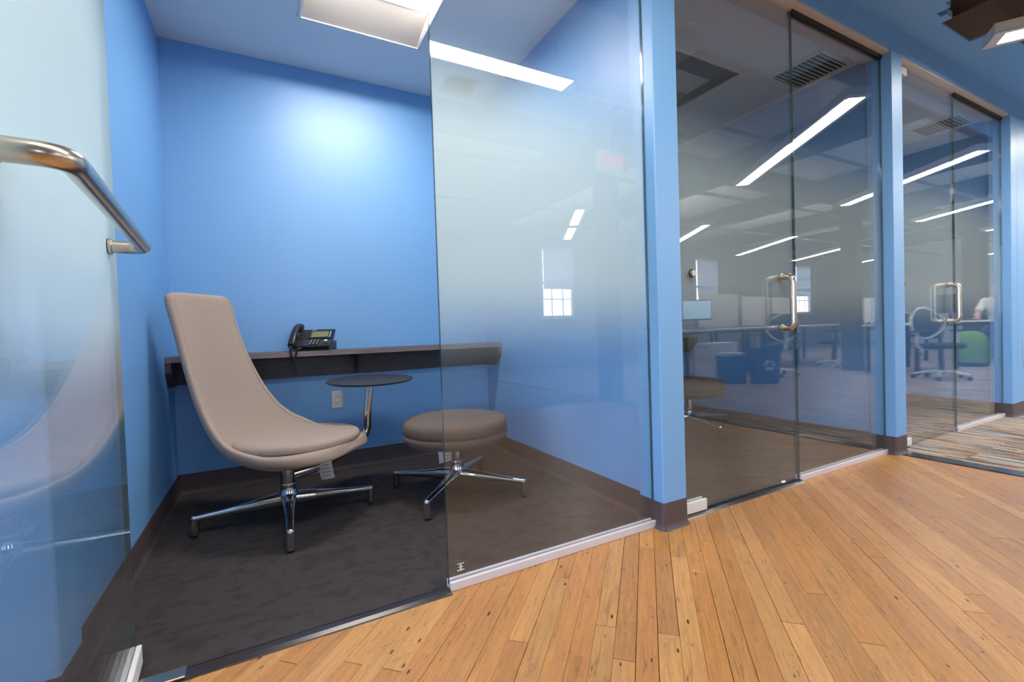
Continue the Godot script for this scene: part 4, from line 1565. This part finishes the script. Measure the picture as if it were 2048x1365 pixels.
# ------------------------------------------------------------------ the person at the far desk
func bone_field(p: Vector3, bones: Array, k: float) -> float:
	var d := 9.0
	for b in bones:
		var ab: Vector3 = b[1] - b[0]
		var h := clampf((p - b[0]).dot(ab) / maxf(ab.length_squared(), 1e-8), 0.0, 1.0)
		var e: float = (p - b[0] - ab * h).length() - lerpf(b[2], b[3], h)
		if d > 8.0:
			d = e
		else:
			var m := clampf(0.5 + 0.5 * (d - e) / k, 0.0, 1.0)
			d = lerpf(d, e, m) - k * m * (1.0 - m)
	return d


# surface nets over the bones; the colour is that of the nearest bone
func add_flesh(st: SurfaceTool, bones: Array, cell: float, k: float) -> void:
	var lo := Vector3.INF
	var hi := -Vector3.INF
	for b in bones:
		for e in 2:
			var r: Vector3 = Vector3.ONE * (float(b[2 + e]) + cell * 2.0)
			lo = lo.min(b[e] - r)
			hi = hi.max(b[e] + r)
	var n := Vector3i(((hi - lo) / cell).ceil()) + Vector3i.ONE
	var val := PackedFloat32Array()
	val.resize(n.x * n.y * n.z)
	var at := func(i: int, j: int, l: int) -> int: return (i * n.y + j) * n.z + l
	for i in n.x:
		for j in n.y:
			for l in n.z:
				val[(i * n.y + j) * n.z + l] = bone_field(lo + Vector3(i, j, l) * cell, bones, k)
	var spot := {}
	for i in n.x - 1:
		for j in n.y - 1:
			for l in n.z - 1:
				var sum := Vector3.ZERO
				var hits := 0
				for e in 12:
					var axis := e / 4
					var o := [0, 0, 0]
					o[(axis + 1) % 3] = e & 1
					o[(axis + 2) % 3] = (e >> 1) & 1
					var q := o.duplicate()
					q[axis] = 1
					var a: float = val[at.call(i + o[0], j + o[1], l + o[2])]
					var c: float = val[at.call(i + q[0], j + q[1], l + q[2])]
					if (a < 0.0) != (c < 0.0):
						sum += Vector3(o[0], o[1], o[2]).lerp(Vector3(q[0], q[1], q[2]), a / (a - c))
						hits += 1
				if hits:
					spot[Vector3i(i, j, l)] = lo + (Vector3(i, j, l) + sum / hits) * cell
	var put := func(p: Vector3) -> void:
		var e := cell * 0.5
		var g := Vector3(bone_field(p + Vector3(e, 0, 0), bones, k) - bone_field(p - Vector3(e, 0, 0), bones, k), bone_field(p + Vector3(0, e, 0), bones, k) - bone_field(p - Vector3(0, e, 0), bones, k), bone_field(p + Vector3(0, 0, e), bones, k) - bone_field(p - Vector3(0, 0, e), bones, k))
		var best := 9.0
		var col := Color.WHITE
		for b in bones:
			var d := bone_field(p, [b], k)
			if d < best:
				best = d
				col = b[4]
		st.set_color(col)
		st.set_normal(g.normalized())
		st.add_vertex(p)
	for c in spot:
		for axis in 3:
			var u := Vector3i.ZERO
			var v := Vector3i.ZERO
			var w := Vector3i.ZERO
			u[(axis + 1) % 3] = 1
			v[(axis + 2) % 3] = 1
			w[axis] = 1
			var a: float = val[at.call(c.x, c.y, c.z)]
			var z: Vector3i = c + w
			var b: float = val[at.call(z.x, z.y, z.z)]
			if (a < 0.0) == (b < 0.0) or not (spot.has(c - u) and spot.has(c - v) and spot.has(c - u - v)):
				continue
			var q := [spot[c], spot[c - u], spot[c - u - v], spot[c - v]]
			var out := Vector3(w) * (1.0 if a < 0.0 else -1.0)
			if (q[0] - q[2]).cross(q[0] - q[1]).dot(out) < 0.0:
				q.reverse()
			for id in [0, 1, 2, 0, 2, 3]:
				put.call(q[id])


func build_person() -> void:
	# seated on the ball, facing -x, forearms on the desk
	var skin := Color(0.52, 0.31, 0.22)
	var shirt := Color(0.78, 0.78, 0.78)
	var jeans := Color(0.05, 0.065, 0.10)
	var shoe := Color(0.06, 0.05, 0.05)
	var t := thing("person", "person in a white short-sleeved shirt leaning both forearms on a desk", "person", Vector3(12.76, 0, 1.95), 0.0)
	var body := []
	var hip := Vector3(0.02, 0.745, 0)
	var chest := Vector3(-0.10, 1.02, 0)
	body.append([hip, Vector3(-0.03, 0.86, 0), 0.145, 0.135, jeans])
	body.append([Vector3(-0.02, 0.82, 0), chest, 0.140, 0.155, shirt])
	body.append([chest, Vector3(-0.15, 1.16, 0), 0.150, 0.09, shirt])
	body.append([Vector3(-0.15, 1.14, -0.15), Vector3(-0.15, 1.14, 0.15), 0.075, 0.075, shirt])
	body.append([Vector3(-0.15, 1.17, 0), Vector3(-0.20, 1.27, 0), 0.055, 0.052, skin])
	for s in [-1.0, 1.0]:
		body.append([hip + Vector3(0, -0.02, s * 0.09), Vector3(-0.40, 0.52, s * 0.12), 0.095, 0.062, jeans])
		body.append([Vector3(-0.40, 0.52, s * 0.12), Vector3(-0.36, 0.10, s * 0.13), 0.060, 0.042, jeans])
		body.append([Vector3(-0.34, 0.05, s * 0.13), Vector3(-0.52, 0.035, s * 0.14), 0.042, 0.034, shoe])
		body.append([Vector3(-0.15, 1.14, s * 0.18), Vector3(-0.27, 0.99, s * 0.22), 0.062, 0.056, shirt])
		body.append([Vector3(-0.27, 0.99, s * 0.22), Vector3(-0.36, 0.865, s * 0.23), 0.043, 0.038, skin])
		body.append([Vector3(-0.36, 0.865, s * 0.23), Vector3(-0.60, 0.825, s * 0.14), 0.040, 0.027, skin])
	var st := start()
	add_flesh(st, body, 0.022, 0.05)
	# head with nose, chin and ears
	var h := Vector3(-0.225, 1.38, 0)
	add_flesh(st, [
		[h + Vector3(0.015, 0.03, 0), h + Vector3(-0.015, 0.02, 0), 0.088, 0.085, skin], [h + Vector3(-0.03, -0.02, 0), h + Vector3(-0.055, -0.075, 0), 0.064, 0.040, skin],
		[h + Vector3(-0.092, 0.0, 0), h + Vector3(-0.112, -0.028, 0), 0.009, 0.014, skin], [h + Vector3(0, -0.01, 0.086), h + Vector3(0, -0.035, 0.084), 0.015, 0.011, skin], [h + Vector3(0, -0.01, -0.086), h + Vector3(0, -0.035, -0.084), 0.015, 0.011, skin],
		[h + Vector3(0.01, -0.06, 0), h + Vector3(0.03, -0.13, 0), 0.05, 0.052, skin]], 0.009, 0.02)
	for s in [-1.0, 1.0]:
		var w := Vector3(-0.60, 0.822, s * 0.14)
		var hand := [[w, w + Vector3(-0.085, -0.012, -s * 0.012), 0.026, 0.024, skin], [w + Vector3(-0.05, -0.012, s * 0.012), w + Vector3(-0.085, -0.014, s * 0.018), 0.018, 0.014, skin]]
		for f in 4:
			var root := w + Vector3(-0.085, -0.012, s * (0.030 - f * 0.019))
			var long: float = [0.066, 0.078, 0.074, 0.058][f]
			var knuckle := root + Vector3(-long * 0.5, 0.006, s * (0.004 - f * 0.003))
			hand.append([root, knuckle, 0.0095, 0.0085, skin])
			hand.append([knuckle, knuckle + Vector3(-long * 0.5, -0.014, 0), 0.0085, 0.0072, skin])
		var thumb := w + Vector3(-0.03, -0.008, -s * 0.022)
		hand.append([thumb, thumb + Vector3(-0.035, -0.006, -s * 0.025), 0.0125, 0.0105, skin])
		hand.append([thumb + Vector3(-0.035, -0.006, -s * 0.025), thumb + Vector3(-0.066, -0.010, -s * 0.030), 0.0105, 0.0085, skin])
		add_flesh(st, hand, 0.0055, 0.008)
	var m := mat("person_cloth_and_skin", Color.WHITE, 0.8)
	m.vertex_color_use_as_albedo = true
	part("body", st.commit(), m, t)
	var hair := start()
	add_flesh(hair, [[h + Vector3(0.035, 0.05, 0), h + Vector3(-0.02, 0.065, 0), 0.085, 0.070, Color(0.04, 0.025, 0.018)], [h + Vector3(0.05, 0.02, 0), h + Vector3(0.055, -0.05, 0), 0.072, 0.052, Color(0.04, 0.025, 0.018)]], 0.012, 0.03)
	part("hair", hair.commit(), m, t)
	for s in [-1.0, 1.0]:
		part("eye", lathe([Vector2(0.0001, 0.0), Vector2(0.008, 0.001), Vector2(0.006, 0.005), Vector2(0.0001, 0.006)], 10), M.ink, t, h + Vector3(-0.094, 0.012, s * 0.031), Vector3(0, 0, PI / 2))
	part("mouth", box(Vector3(0.006, 0.006, 0.036), 0.002), M.base_rubber, t, h + Vector3(-0.093, -0.064, 0))
